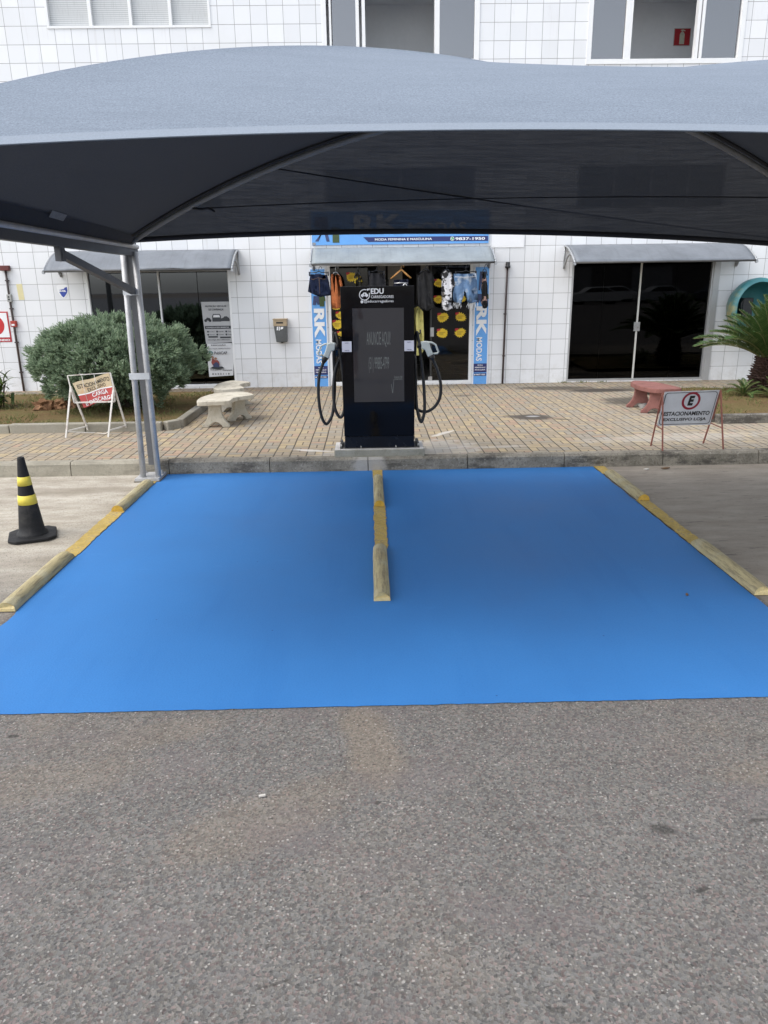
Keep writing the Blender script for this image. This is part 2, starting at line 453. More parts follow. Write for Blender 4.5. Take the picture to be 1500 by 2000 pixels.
# kerb stones and pavement
b = MB(); x = -14.0
while x < 14:
    L = 1.0 + rng.uniform(-.02, .02); dy = rng.uniform(-.004, .004); dz = rng.uniform(-.003, .003)
    prof = [(YK + dy - .008, -.02), (YK + dy, ZS - .02 + dz), (YK + dy + .02, ZS + .004 + dz), (YK + .115, ZS + .004 + dz), (YK + .115, -.02)]
    b.prism([(x + .004, p, q) for p, q in prof], (L - .008, 0, 0)); x += L
struct(b.build("kerb", M_KERB))
b = MB()
for i in range(14): b.poly([(-14 + 2 * i, YK + .1, ZS), (-12 + 2 * i, YK + .1, ZS), (-12 + 2 * i, YW + .3, ZS), (-14 + 2 * i, YW + .3, ZS)])
struct(b.build("pavement", M_PAVE))

# ------------------------------------------------------------------ planting beds
def m_soil():
    t = NT("dry_lawn_soil"); p = t.pos()
    n = t.noise(p, 2.2, 6., .65); f = t.noise(p, 40., 5., .7)
    c = t.mixc(t.ramp(n, .35, .65), (.16, .095, .05), (.13, .115, .045))
    c = t.mixc(t.mul(t.smooth(f, .45, .7), .6), c, (.24, .19, .09))
    c = t.mixc(t.mul(t.smooth(t.noise(p, 90., 3.), .55, .7), .6), c, (.045, .03, .018))
    t.bump(f, .8, .03)
    return t.done(c, .95, spec=.1)
M_SOIL = m_soil()
def m_leaf(name, cols, rough=.5, sat=1., tr=.15):
    """foliage: each leaf island picks its own tone"""
    t = NT(name)
    r = t.node("ShaderNodeNewGeometry", out=8)
    p = t.pos(); n = t.noise(p, 4., 3.)
    c = t.mixc(t.ramp(r, 0., .6), cols[0], cols[1])
    c = t.mixc(t.mul(t.smooth(r, .7, 1.), .8), c, cols[2])
    c = t.mixc(t.mul(t.smooth(n, .45, .7), .5), c, cols[1])
    t.put(t.bs.inputs["Transmission Weight"], 0.)
    m = t.done(c, rough, spec=.3)
    tl = t.t.nodes.new("ShaderNodeBsdfTranslucent"); t.put(tl.inputs[0], c)
    mx = t.t.nodes.new("ShaderNodeMixShader"); mx.inputs[0].default_value = tr
    t.t.links.new(t.bs.outputs[0], mx.inputs[1]); t.t.links.new(tl.outputs[0], mx.inputs[2]); t.t.links.new(mx.outputs[0], t.out.inputs[0])
    return m
M_GRASS = m_leaf("dry_grass_blades", [(.12, .125, .035), (.10, .13, .035), (.30, .24, .10)], .7)

def lump(x, y): return .035 * mnoise.noise(Vector((x * 1.3, y * 1.3, 2.))) + .012 * mnoise.noise(Vector((x * 6, y * 6, 5.)))
BEDL = (-9.0, -2.42, 9.08, 12.15); BEDR = (4.25, 9.0, 8.93, 11.6)
for x0, x1, y0, y1 in (BEDL, BEDR):
    b = MB(); nx, ny = int((x1 - x0) / .09), int((y1 - y0) / .09); pts = []
    for j in range(ny + 1):
        for i in range(nx + 1):
            x, y = x0 + (x1 - x0) * i / nx, y0 + (y1 - y0) * j / ny
            pts.append((x, y, ZS + .055 + lump(x, y)))
    b.mesh(pts, [(j * (nx + 1) + i, j * (nx + 1) + i + 1, (j + 1) * (nx + 1) + i + 1, (j + 1) * (nx + 1) + i) for j in range(ny) for i in range(nx)], sm=True)
    struct(b.build("soil", M_SOIL))
    g = MB()
    for k in range(9000 if x0 < 0 else 5200):
        x, y = rng.uniform(max(x0, -7.2), x1 - .02), rng.uniform(y0 + .02, y1)
        if mnoise.noise(Vector((x * 1.7, y * 1.7, 9.))) < -.22 + .25 * rng.random(): continue
        h = rng.uniform(.018, .055) * (1.5 if rng.random() < .06 else 1); a = rng.uniform(0, 6.28); w = rng.uniform(.004, .008)
        z = ZS + .05 + lump(x, y); lx, ly = rng.gauss(0, .6) * h, rng.gauss(0, .6) * h
        dx, dy = math.cos(a) * w, math.sin(a) * w
        g.poly([(x - dx, y - dy, z), (x + dx, y + dy, z), (x + lx, y + ly, z + h)])
    tag(g.build("grass", M_GRASS), kind='stuff')
def edging(segs):
    b = MB()
    for (ax, ay), (bx, by) in segs:
        L = math.hypot(bx - ax, by - ay); n = max(1, round(L / .9))
        tx, ty = (bx - ax) / L, (by - ay) / L; nx_, ny_ = -ty * .05, tx * .05
        for i in range(n):
            p, q = L * i / n + .004, L * (i + 1) / n - .004
            h = .115 + rng.uniform(-.006, .006)
            P = [(ax + tx * p, ay + ty * p), (ax + tx * q, ay + ty * q)]
            o = [(P[0][0] + nx_, P[0][1] + ny_), (P[1][0] + nx_, P[1][1] + ny_), (P[1][0] - nx_, P[1][1] - ny_), (P[0][0] - nx_, P[0][1] - ny_)]
            b.prism([(u, v, ZS - .01) for u, v in o], (0, 0, h))
    return struct(b.build("bed_edging", M_EDGE, bevel=.012))
edging([((-9, 9.05), (-2.55, 9.05)), ((-2.52, 9.06), (-2.39, 9.22)), ((-2.385, 9.26), (-2.385, 12.2))])
edging([((4.22, 8.9), (9, 8.9)), ((4.2, 8.96), (4.2, 10.6))])

# ------------------------------------------------------------------ shop building
def m_tiles(name, SX, OX, rows, SZ):
    """white glazed wall tiles with dark grout; rows = z of one grout line"""
    t = NT(name); p = t.pos(); x, y, z = t.xyz(p)
    gx = t.m_('DIVIDE', t.sub(x, OX), SX); gz = t.m_('DIVIDE', t.sub(z, rows), SZ)
    fx, fz = t.m_('FRACT', gx), t.m_('FRACT', gz)
    dx = t.mul(t.m_('MINIMUM', fx, t.sub(1., fx)), SX); dz = t.mul(t.m_('MINIMUM', fz, t.sub(1., fz)), SZ)
    d = t.m_('MINIMUM', dx, dz)
    j = t.smooth(d, .0042, .0022)
    rnd = t.white(t.comb(t.m_('FLOOR', gx), t.m_('FLOOR', gz), 0.), 0)
    c = t.mixc(rnd, (.72, .725, .73), (.80, .803, .806))
    c = t.mixc(t.mul(t.smooth(t.noise(p, .6, 5., .6), .48, .7), .22), c, (.62, .61, .58))
    gr = t.mul(t.smooth(z, .75, .15), t.smooth(t.noise(p, 7., 6., .7), .42, .7))
    c = t.mixc(t.mul(gr, .3), c, (.42, .37, .30))
    streak = t.smooth(t.noise(t.scale(p, (9., 1., .35)), 1.6, 5., .6), .6, .78)
    c = t.mixc(t.mul(streak, .34), c, (.47, .44, .39))
    c = t.mixc(t.mul(t.smooth(t.noise(t.scale(p, (3., 1., .5)), 2.6, 6., .7), .58, .75), .2), c, (.52, .50, .46))
    c = t.mixc(j, c, t.mixc(t.noise(p, 2., 3.), (.20, .195, .19), (.36, .35, .34)))
    t.bump(t.sub(t.mul(rnd, .15), j), .35, .004)
    return t.done(c, t.mixf(j, .24, .8), spec=.45)
M_TILE = m_tiles("white_wall_tiles", .2535, -1.941, .371, .2535)
M_TILE2 = m_tiles("white_wall_tiles_upper", .248, -5.427, 4.885, .2475)
M_WFRAME = pm("white_aluminium", (.78, .78, .77), .35, .03)
M_GFRAME = pm("grey_aluminium", (.45, .45, .45), .35, .05, metal=.4)
M_ROOMD = pm("shade_dark_plaster", (.10, .095, .09), .8, .2, 1.5)  # dark colour puts the unlit rooms' shade into the walls
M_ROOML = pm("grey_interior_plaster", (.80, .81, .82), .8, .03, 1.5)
M_FLOORI = pm("interior_floor_tile", (.22, .2, .18), .3, .1, 3.)

def m_glass(name, tint, fres=1., rough=.01, col_=(1, 1, 1)):
    """window film glass: clear part tinted, plus a mirror-like surface"""
    t = NT(name)
    t.t.nodes.remove(t.bs)
    tr = t.t.nodes.new("ShaderNodeBsdfTransparent"); t.put(tr.inputs[0], tint)
    gl = t.t.nodes.new("ShaderNodeBsdfGlossy"); gl.inputs["Roughness"].default_value = rough; t.put(gl.inputs[0], col_)
    f = t.node("ShaderNodeFresnel", {"IOR": 1.5})
    mx = t.t.nodes.new("ShaderNodeMixShader"); t.put(mx.inputs[0], t.mul(f, fres))
    t.t.links.new(tr.outputs[0], mx.inputs[1]); t.t.links.new(gl.outputs[0], mx.inputs[2]); t.t.links.new(mx.outputs[0], t.out.inputs[0])
    return t.m
M_GLASSD = m_glass("dark_film_glass", (.16, .16, .17), 2.3, .01, (.82, .90, 1.))
M_GLASSB = m_glass("black_film_glass", (.085, .085, .09), .32)
M_GLASSS = m_glass("shop_door_glass", (.42, .42, .42), .8)
M_PANE = m_glass("grey_window_glass", (.36, .37, .40), 4.2, .03)

bld = thing("shop_building", (0, YW, 0), "white tiled two storey shop building facing the blue parking bays", "building")
T = .22
def wall_rows(name, mat, z0, z1, opens, x0=-14, x1=14):
    """front wall from z0 to z1 with rectangular openings (ax, bx, az, bz)"""
    b = MB(); cuts = sorted({x0, x1} | {v for o in opens for v in o[:2]})
    for i in range(len(cuts) - 1):
        a, c = cuts[i], cuts[i + 1]; m = (a + c) / 2
        zs = sorted([(o[2], o[3]) for o in opens if o[0] <= m <= o[1]]); z = z0
        for lo, hi in zs:
            if lo > z + 1e-4: b.box(a, c, YW, YW + T, z, lo)
            z = max(z, hi)
        if z < z1 - 1e-4: b.box(a, c, YW, YW + T, z, z1)
    return b.build(name, mat, bld)
WL = (-4.69, -2.30, .165, 2.16); WS = (-.675, 1.765, .155, 2.16); WD = (3.43, 5.83, .155, 2.16)
MZ = [(-4.75, -2.33, 2.98, 3.62), (-.66, 1.775, 3.03, 3.62), (3.43, 5.86, 2.96, 3.62)]
wall_rows("lower_wall", M_TILE, .0, 4.76, [WL, WS, WD] + MZ)
UP = [(-4.785, -2.31, 5.59, 6.9), (-.635, 1.785, 5.06, 6.9), (3.455, 5.885, 5.045, 6.9)]
wall_rows("upper_wall", M_TILE2, 4.76, 9.2, UP)
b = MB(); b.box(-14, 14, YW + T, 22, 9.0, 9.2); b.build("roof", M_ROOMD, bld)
b = MB()
for x in (-14, 13.8): b.box(x, x + .2, YW + T, 22, 0, 9)
b.box(-13.8, 13.8, 21.8, 22, 0, 9); b.build("outer_wall", M_TILE, bld)
# rooms behind the glass
b = MB(); b.box(-13.8, 13.8, YW + T, 21.8, 2.72, 2.8)
for x in (-1.6, 2.75): b.box(x, x + .12, YW + T, 21.8, .1, 2.72)
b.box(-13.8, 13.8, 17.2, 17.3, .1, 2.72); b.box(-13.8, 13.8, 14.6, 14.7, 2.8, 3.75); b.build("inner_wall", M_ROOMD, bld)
b = MB(); b.box(-13.8, 13.8, YW + T, 21.8, -.05, .15); b.build("inner_floor", M_FLOORI, bld)
b = MB(); b.box(-13.8, 13.8, 14.6, 14.72, 3.95, 6.37); b.box(-13.8, 13.8, 14.0, 14.12, 6.75, 9.0); b.build("upstairs_wall", M_ROOML, bld)
b = MB(); b.box(-13.8, 13.8, YW + T, 14.6, 6.37, 6.5); b.build("upstairs_ceiling", M_ROOML, bld)
b = MB(); b.box(-13.8, 13.8, YW + T, 21.8, 3.75, 3.95); b.build("upstairs_floor", M_ROOML, bld)

def frame_part(o, name, y0, y1, w, mat, mull=(), sub=True, thr=None):
    b = MB(); a, c, lo, hi = o
    b.box(a, a + w, y0, y1, lo, hi); b.box(c - w, c, y0, y1, lo, hi)
    b.box(a + w, c - w, y0, y1, lo, lo + w); b.box(a + w, c - w, y0, y1, hi - w, hi)
    for m, mw in mull: b.box(m - mw / 2, m + mw / 2, y0 + .004, y1 - .004, lo + w, hi - w)
    return b.build(name, mat, bld)

# upper left window: four ribbed light panes
def m_ribbed():
    t = NT("ribbed_window_pane"); p = t.pos(); x, y, z = t.xyz(p)
    w = t.m_('SINE', t.mul(z, 230.)); n = t.noise(t.scale(p, (30., 1., 3.)), 2., 4.)
    c = t.mixc(t.ramp(w, -1., 1.), (.40, .41, .41), (.60, .61, .60))
    c = t.mixc(t.mul(t.smooth(n, .5, .7), .35), c, (.33, .33, .32))
    return t.done(c, .3)
M_RIB = m_ribbed()
f = frame_part(UP[0], "window", YW - .012, YW + .09, .035, M_WFRAME, [(-4.125, .05), (-3.52, .045), (-2.918, .045)])
b = MB(); b.box(UP[0][0] + .03, UP[0][1] - .03, YW + .05, YW + .06, 5.62, 6.87); b.build("pane", M_RIB, f)
for q, (a, c, lo, hi) in enumerate(UP[1:]):
    if q == 0: bars = [(-.50, .03), (-.085, .05), (.008, .05), (1.133, .075)]; panes = [(-.47, -.11), (1.17, 1.715)]; wl_ = .075
    else: bars = [(4.088, .10), (5.165, .045), (5.23, .045)]; panes = [(3.53, 4.04), (5.25, 5.79)]; wl_ = .07
    f = frame_part((a, c, lo, hi), "window", YW - .014, YW + .10, wl_, M_WFRAME, bars)
    for u, v in panes:
        b = MB(); b.box(u, v, YW + .035, YW + .043, lo + wl_, hi - wl_); b.build("pane", M_PANE, f)
# mezzanine window strips seen dimly through the cloth
for a, c, lo, hi in MZ:
    n = 4; f = frame_part((a, c, lo, hi), "window", YW + .002, YW + .09, .035, M_GFRAME, [(a + (c - a) * k / n, .04) for k in range(1, n)])
    b = MB(); b.box(a + .03, c - .03, YW + .04, YW + .048, lo + .03, hi - .03); b.build("pane", M_PANE, f)
# lower left shop window
f = frame_part(WL, "window", YW - .004, YW + .10, .035, M_WFRAME, [(-3.49, .022)])
for a, c in ((WL[0] + .03, -3.98), (-3.975, -3.50), (-3.48, -2.86), (-2.852, WL[1] - .03)):
    b = MB(); b.box(a, c, YW + .05 + .006 * (a > -3.0), YW + .058 + .006 * (a > -3.0), WL[2] + .035, WL[3] - .1); b.build("pane", M_GLASSD, f)
b = MB(); b.box(WL[0] + .035, WL[1] - .035, YW + .03, YW + .07, WL[3] - .1, WL[3] - .04); b.build("rail", M_GFRAME, f)
# black glass doors on the right
f = frame_part(WD, "glass_door", YW - .004, YW + .10, .03, M_GFRAME)
for a, c in ((WD[0] + .03, 3.99), (3.994, 4.60), (4.622, 5.235), (5.239, WD[1] - .03)):
    b = MB(); b.box(a, c, YW + .05, YW + .058, WD[2] + .03, WD[3] - .03); b.build("pane", M_GLASSB, f)
b = MB(); b.box(4.598, 4.624, YW + .03, YW + .062, WD[2] + .03, WD[3] - .03); b.build("meeting_stile", pm("pale_door_stile", (.62, .6, .55), .4, .05), f)
b = MB(); b.box(4.555, 4.66, YW + .018, YW + .03, .99, 1.14); b.tube([(4.607, YW + .018, 1.065), (4.607, YW + .004, 1.065)], .018, 10); b.build("lock", pm("brushed_lock", (.5, .5, .5), .3, .1, metal=.8), f)
b = MB(); b.box(5.83, 5.93, YW - .02, YW, .14, 2.18); b.build("door_jamb", M_GFRAME, f)
# clothes shop entrance: fixed leaf left, sliding leaf right, open gap between
f = frame_part(WS, "shop_entrance", YW - .006, YW + .12, .045, M_WFRAME)
for u, v in ((WS[0] + .045, .0), (1.08, WS[1] - .045)): b = MB(); b.box(u, v, YW + .05, YW + .058, .2, 2.11); b.build("pane", M_GLASSS, f)
b = MB(); b.box(1.05, 1.08, YW + .04, YW + .07, .2, 2.11); b.build("sliding_stile", pm("black_aluminium", (.03, .03, .03), .35, .1), f)
b = MB(); b.box(1.055, 1.115, YW + .02, YW + .038, .95, 1.1); b.build("handle", pm("brushed_lock", (.5, .5, .5), .3), f)
b = MB(); b.box(1.02, 1.09, YW + .02, YW + .038, .2, .27); b.build("floor_lock", pm("brushed_lock", (.5, .5, .5), .3), f)
b = MB()
for x in (.18, .95): b.box(x, x + .14, 13.9, 13.95, 1.75, 2.5)
b.box(.36, .62, 13.9, 13.95, 1.75, 2.5); b.build("inner_panel", pm("pale_curtain", (.5, .48, .44), .8, .1, 20.), bld)

M_SACK = pm("pale_woven_sack", (.30, .29, .26), .8, .25, 8.)
for x, y, n, lab in ((3.72, 13.75, 7, "stack of pale sacks dimly seen behind the left pane of the black doors"), (4.42, 14.1, 4, "lower stack of pale sacks behind the middle of the black doors"), (5.35, 14.0, 3, "small stack of pale sacks behind the right pane of the black doors")):
    a = thing("sack_stack", (x, y, .15), lab, "sacks")
    for k in range(n):
        b = MB(); w = .30 + .02 * math.sin(k * 3 + x); z = .15 + .15 * k; o_ = .02 * math.sin(k * 5 + x)
        b.lathe((x + o_, y, 0), [(0, z), (w * .8, z + .01), (w, z + .07), (w * .82, z + .135), (0, z + .145)], 14, sy=.7); b.build("sack", M_SACK, a)

# ------------------------------------------------------------------ awnings over the shop fronts
def m_awning(name, c):
    t = NT(name); p = t.pos()
    n = t.noise(p, 3., 5., .65); s_ = t.noise(t.scale(p, (14., 1., 1.)), 1.3, 5., .6)
    cc = t.mixc(t.ramp(n, .3, .7), tuple(v * .82 for v in c), tuple(v * 1.12 for v in c))
    cc = t.mixc(t.mul(t.smooth(s_, .5, .72), .35), cc, tuple(v * .6 for v in c))
    t.bump(t.noise(p, 12., 3.), .25, .02)
    return t.done(cc, .5, spec=.4)
M_AWN = m_awning("grey_awning_sheet", (.165, .18, .20))
M_AWN2 = m_awning("pale_grey_awning_sheet", (.25, .28, .295))
M_ALU = pm("dull_aluminium_tube", (.36, .37, .38), .4, .08, metal=.3)
M_DARKM = pm("dark_weathered_metal", (.06, .058, .056), .6, .25)
def awning(x0, x1, label, mat, zf, sag):
    a = thing("awning", ((x0 + x1) / 2, YW, 2.39), label, "awning", "curved awnings over the shop fronts")
    yf, zt = 12.3, 2.395
    prof = [(YW - (YW - yf) * s, zt - (zt - zf) * (s ** 1.75)) for s in [i / 12 for i in range(13)]]
    b = MB(); nx = 40; pts = []
    for y, z in prof:
        for i in range(nx + 1):
            u = i / nx; s = (YW - y) / (YW - yf)
            pts.append((x0 + (x1 - x0) * u, y, z + sag * mnoise.noise(Vector((u * 9, s * 1.5, x0))) * s + .004 * mnoise.noise(Vector((u * 40, s * 6, x0)))))
    b.mesh(pts, [(j * (nx + 1) + i, (j + 1) * (nx + 1) + i, (j + 1) * (nx + 1) + i + 1, j * (nx + 1) + i + 1) for j in range(12) for i in range(nx)], sm=True)
    b.build("cover", mat, a, solid=.008)
    b = MB(); b.tube([(x0, yf + .005, zf - .012), (x1, yf + .005, zf - .012)], .016, 8); b.build("front_rail", M_DARKM, a)
    for x in (x0 + .0, x1 - .0):
        b = MB(); sx = -.018 if x == x0 else .018
        b.tube([(x + sx, y, z - .012) for y, z in prof], .016, 8)
        b.tube([(x + sx, YW - .01, zt), (x + sx, YW - .01, zf - .08)], .012, 8)
        b.tube([(x + sx, YW - .02 - .34 * s, zf - .08 + .21 * (1 - (1 - s) ** 2)) for s in [i / 8 for i in range(9)]], .018, 8)
        b.tube([(x + sx, YW - .36 - .30 * s, zf + .13 - .10 * s * s) for s in [i / 6 for i in range(7)]], .012, 8)
        b.tube([(x + sx, yf - .004, zf - .03), (x + sx, yf + .03, zf - .03)], .022, 8)
        b.build("bracket", M_ALU, a)
    return a
awning(-5.06, -2.15, "grey curved awning over the left window behind the juniper bush", M_AWN, 2.09, .018)
awning(-.88, 2.01, "pale grey awning over the clothes shop entrance", M_AWN2, 2.14, .012)
awning(3.30, 6.17, "grey curved awning over the black glass doors on the right", M_AWN, 2.115, .01)

# ------------------------------------------------------------------ signs on the wall
M_SKY = pm("light_blue_sign_vinyl", (.13, .36, .74), .35, .04)
M_NAVY = pm("navy_sign_vinyl", (.022, .03, .13), .35, .05)
M_WHITE = pm("white_sign_vinyl", (.80, .80, .80), .35, .02)
M_JEAN = pm("printed_jeans_blue", (.04, .055, .14), .4, .3, 30.)
M_OLIVE = pm("printed_olive", (.05, .08, .028), .4, .2, 30.)
M_GREY = pm("corner_label_grey", (.25, .26, .28), .4, .05)  # plain grey of the fascia's corner label
M_BLK = pm("black_print", (.012, .012, .012), .45, .1)
M_RED = pm("red_sign_vinyl", (.42, .018, .025), .4, .08)
M_GREENP = pm("green_print", (.04, .30, .10), .4, .1)

YS = YW - .03
sg = thing("shop_sign", (.55, YW, 2.45), "wide light blue fascia sign of the clothes shop above its pale awning", "shop sign")
b = MB(); b.box(-.905, 2.005, YS, YW - .002, 2.447, 2.96); b.build("board", M_SKY, sg)
b = MB(); b.poly([(-.06, YS - .003, 2.562), (.02, YS - .003, 2.487), (1.995, YS - .003, 2.481), (1.995, YS - .003, 2.558)]); b.build("navy_band", M_NAVY, sg)
b = MB()
b.text("MODA FEMININA E MASCULINA", (.13, YS - .005, 2.505), .94, .036, bold=.02)
b.text("9837-1950", (1.455, YS - .005, 2.496), .49, .045, bold=.03)
b.disc((1.405, YS - .005, 2.520), .033, RIGHT, (0, 0, 1), 20)
b.text("RK", (-.21, YS - .005, 2.607), .80, .30, bold=.035)
b.text("MODAS", (.68, YS - .005, 2.61), .95, .17, bold=.02)
b.build("lettering", M_WHITE, sg)
b = MB(); b.disc((1.405, YS - .0065, 2.520), .026, RIGHT, (0, 0, 1), 20); b.build("green_disc", M_GREENP, sg)
b = MB(); b.poly([(1.388, YS - .008, 2.535), (1.398, YS - .008, 2.532), (1.40, YS - .008, 2.522), (1.412, YS - .008, 2.512), (1.42, YS - .008, 2.514), (1.422, YS - .008, 2.504), (1.408, YS - .008, 2.503), (1.392, YS - .008, 2.517)]); b.build("handset", M_WHITE, sg)
b = MB(); y = YS - .004
b.poly([(-.855, y, 2.507), (-.80, y, 2.505), (-.74, y, 2.72), (-.66, y, 2.72), (-.615, y, 2.502), (-.665, y, 2.50), (-.70, y, 2.66), (-.72, y, 2.66)])
b.poly([(-.85, y, 2.72), (-.63, y, 2.72), (-.64, y, 2.88), (-.84, y, 2.88)]); b.build("jeans_print", M_JEAN, sg)
b = MB(); b.poly([(-.565, y, 2.482), (-.455, y, 2.482), (-.455, y, 2.62), (-.425, y, 2.60), (-.395, y, 2.65), (-.45, y, 2.72), (-.57, y, 2.72), (-.62, y, 2.655), (-.59, y, 2.60), (-.565, y, 2.62)]); b.build("shirt_print", M_OLIVE, sg)
b = MB(); b.box(-.90, -.845, YS - .004, YS - .001, 2.45, 2.488); b.build("corner_label", M_GREY, sg)

def banner(x0, x1, label):
    z0, z1 = .135, 2.07; y = YW - .024
    a = thing("side_banner", ((x0 + x1) / 2, YW, z0), label, "banner", "blue vertical banners beside the shop entrance")
    b = MB(); b.box(x0, x1, YW - .02, YW - .001, z0, z1); b.build("board", M_SKY, a)
    w = x1 - x0
    b = MB(); b.box(x0 - .004, x0 + .012, YW - .023, YW - .02, z0, z1); b.box(x1 - .012, x1 + .004, YW - .023, YW - .02, z0, z1); b.build("white_border", M_WHITE, a)
    b = MB(); b.box(x0 + .014, x1 - .014, y, YW - .02, .335, .485); b.box(x0 + .02, x1 - .02, y, YW - .02, .275, .318); b.build("navy_block", M_NAVY, a)
    b = MB(); yy = y - .002; m = (x0 + x1) / 2
    b.text("RK", (m - .085, yy, 1.44), .49, .175, DOWN, RIGHT, bold=.045)
    b.text("MODAS", (m - .075, yy, .93), .40, .10, DOWN, RIGHT, bold=.02)
    b.build("large_lettering", M_WHITE, a); b = MB()
    b.text("MODA", (m - .045, yy, .447), .09, .022, bold=.02); b.text("FEMININA E", (m - .09, yy, .408), .18, .022, bold=.02); b.text("MASCULINA", (m - .09, yy, .368), .18, .022, bold=.02)
    b.build("small_lettering", M_WHITE, a); b = MB()
    b.text("9837-1950", (m - .07, yy, .284), .16, .024, bold=.03); b.disc((m - .09, yy, .296), .012, RIGHT, (0, 0, 1), 12)
    b.build("phone_lettering", M_WHITE, a)
    b = MB(); b.poly([(m - .10, yy, 1.50), (m - .045, yy, 1.50), (m - .035, yy, 1.55), (m - .02, yy, 1.50), (m + .02, yy, 1.505), (m + .01, yy, 1.64), (m - .08, yy, 1.645)])
    b.poly([(m - .06, yy, 1.70), (m - .03, yy, 1.70), (m - .015, yy, 1.82), (m + .03, yy, 1.82), (m + .055, yy, 1.70), (m + .085, yy, 1.70), (m + .06, yy, 2.0), (m - .04, yy, 2.0)])
    b.build("jeans_print", M_JEAN, a)
    b = MB(); b.poly([(m + .02, yy - .001, 1.475), (m + .095, yy - .001, 1.475), (m + .095, yy - .001, 1.56), (m + .118, yy - .001, 1.56), (m + .11, yy - .001, 1.63), (m + .09, yy - .001, 1.655), (m + .03, yy - .001, 1.655), (m + .005, yy - .001, 1.62)]); b.build("shirt_print", M_OLIVE, a)
banner(-.965, -.705, "light blue vertical banner left of the shop entrance, partly behind navy shorts")
banner(1.79, 2.045, "light blue vertical banner right of the shop entrance")

a = thing("blank_board", (2.34, YW, 2.375), "blank white board on the wall beside the blue fascia sign", "board")
b = MB(); b.box(2.062, 2.60, YW - .012, YW - .001, 2.375, 2.93); b.build("panel", M_WHITE, a)

a = thing("fire_alarm_sign", (-6.3, YW, .97), "white and red fire notice sign with a red disc, cut by the left picture edge", "sign")
b = MB(); b.box(-6.52, -6.05, YW - .006, YW - .001, .968, 1.465); b.build("border", M_RED, a)
b = MB(); b.box(-6.50, -6.073, YW - .009, YW - .006, 1.045, 1.445); b.text("INCÊNDIO", (-6.40, YW - .0095, .985), .325, .04, bold=.04); b.build("white_field", M_WHITE, a)
b = MB(); b.disc((-6.30, YW - .0105, 1.245), .165, RIGHT, (0, 0, 1), 32); b.build("disc", pm("bright_red_vinyl", (.52, .02, .025), .4, .05), a)

a = thing("shield_sticker", (-5.08, YW, 1.66), "small white and blue shield sticker on the tiles beside the left awning", "sticker")
def shield(b, s, y, cx=-5.081, cz=1.785):
    pts = [(-.098, .075), (-.07, .095), (0, .102), (.07, .095), (.098, .075), (.088, -.02), (.05, -.085), (0, -.125), (-.05, -.085), (-.088, -.02)]
    b.poly([(cx + u * s, y, cz + v * s) for u, v in pts])
b = MB(); shield(b, 1.0, YW - .002); b.build("backing", M_WHITE, a)
b = MB(); y = YW - .004
b.poly([(-5.145, y, 1.80), (-5.06, y, 1.815), (-5.05, y, 1.835), (-5.01, y, 1.845), (-5.005, y, 1.79), (-5.02, y, 1.75), (-5.06, y, 1.70), (-5.083, y, 1.68), (-5.11, y, 1.70), (-5.142, y, 1.76)]); b.build("blue_field", pm("royal_blue_print", (.03, .06, .32), .4), a)
b = MB(); b.text("BRASIL", (-5.145, YW - .006, 1.768), .115, .03, bold=.05); b.build("lettering", M_WHITE, a)

a = thing("paper_notice", (-5.79, YW, 1.65), "plain pale yellow paper taped to the tiles by the conduit pipe", "notice")
b = MB(); b.poly([(-5.838, YW - .002, 1.902), (-5.742, YW - .002, 1.905), (-5.735, YW - .003, 1.650), (-5.828, YW - .002, 1.647)]); b.build("sheet", pm("pale_yellow_paper", (.72, .64, .36), .7, .04), a)

a = thing("extinguisher_sign", (5.53, 14.6, 5.73), "red fire extinguisher sign on the upstairs room wall", "sign")
b = MB(); b.box(5.385, 5.675, 14.592, 14.599, 5.715, 5.985); b.build("border", pm("sign_edge_pale", (.5, .46, .44), .5), a)
b = MB(); b.box(5.395, 5.665, 14.588, 14.592, 5.725, 5.975); b.build("field", M_RED, a)
b = MB(); y = 14.585; cx = 5.525
b.poly([(cx - .04, y, 5.74), (cx + .045, y, 5.74), (cx + .045, y, 5.89), (cx + .025, y, 5.925), (cx - .02, y, 5.925), (cx - .04, y, 5.89)])
b.poly([(cx - .012, y, 5.93), (cx + .015, y, 5.93), (cx + .015, y, 5.945), (cx + .05, y, 5.935), (cx + .05, y, 5.948), (cx + .01, y, 5.965), (cx - .03, y, 5.955), (cx - .03, y, 5.943), (cx - .012, y, 5.947)])
b.build("extinguisher_print", pm("cream_print", (.55, .53, .42), .5), a)

# posters behind the left window glass
M_POST = pm("white_poster_paper", (.62, .62, .62), .6, .05)
M_GRYP = pm("dark_grey_print", (.035, .038, .042), .6, .1)
a = thing("vehicle_protection_poster", (-2.58, YW, .9), "upper printed poster with cars in the left shop window", "poster", "posters in the left shop window")
y = YW + .046
b = MB(); b.poly([(-2.82, y, 1.575), (-2.325, y, 1.575), (-2.335, y, .905), (-2.79, y, .885)]); b.build("sheet", pm("grey_poster_paper", (.40, .40, .40), .6, .05), a)  # one even grey over the whole sheet
b = MB(); y -= .003
b.text("PROTEÇÃO VEICULAR", (-2.755, y, 1.482), .36, .04, bold=.03); b.text("DE CONFIANÇA!", (-2.70, y, 1.425), .25, .04, bold=.03)
b.box(-2.785, -2.345, y - .001, y, 1.13, 1.18)
b.box(-2.74, -2.58, y - .001, y, .985, 1.01); b.box(-2.54, -2.36, y - .001, y, .975, 1.0)
for r_, z in ((0, 1.085), (1, 1.035)):
    for k in range(3): b.disc((-2.74 + .155 * k, y, z), .016, RIGHT, (0, 0, 1), 12); b.text(("Roubo", "Incêndio", "Vidros", "Furto", "Colisão", "Terceiros")[r_ * 3 + k], (-2.715 + .155 * k, y, z - .008), .085, .016)
b.text("PROTEJA SEU VEÍCULO", (-2.75, y, .935), .37, .024, bold=.02)
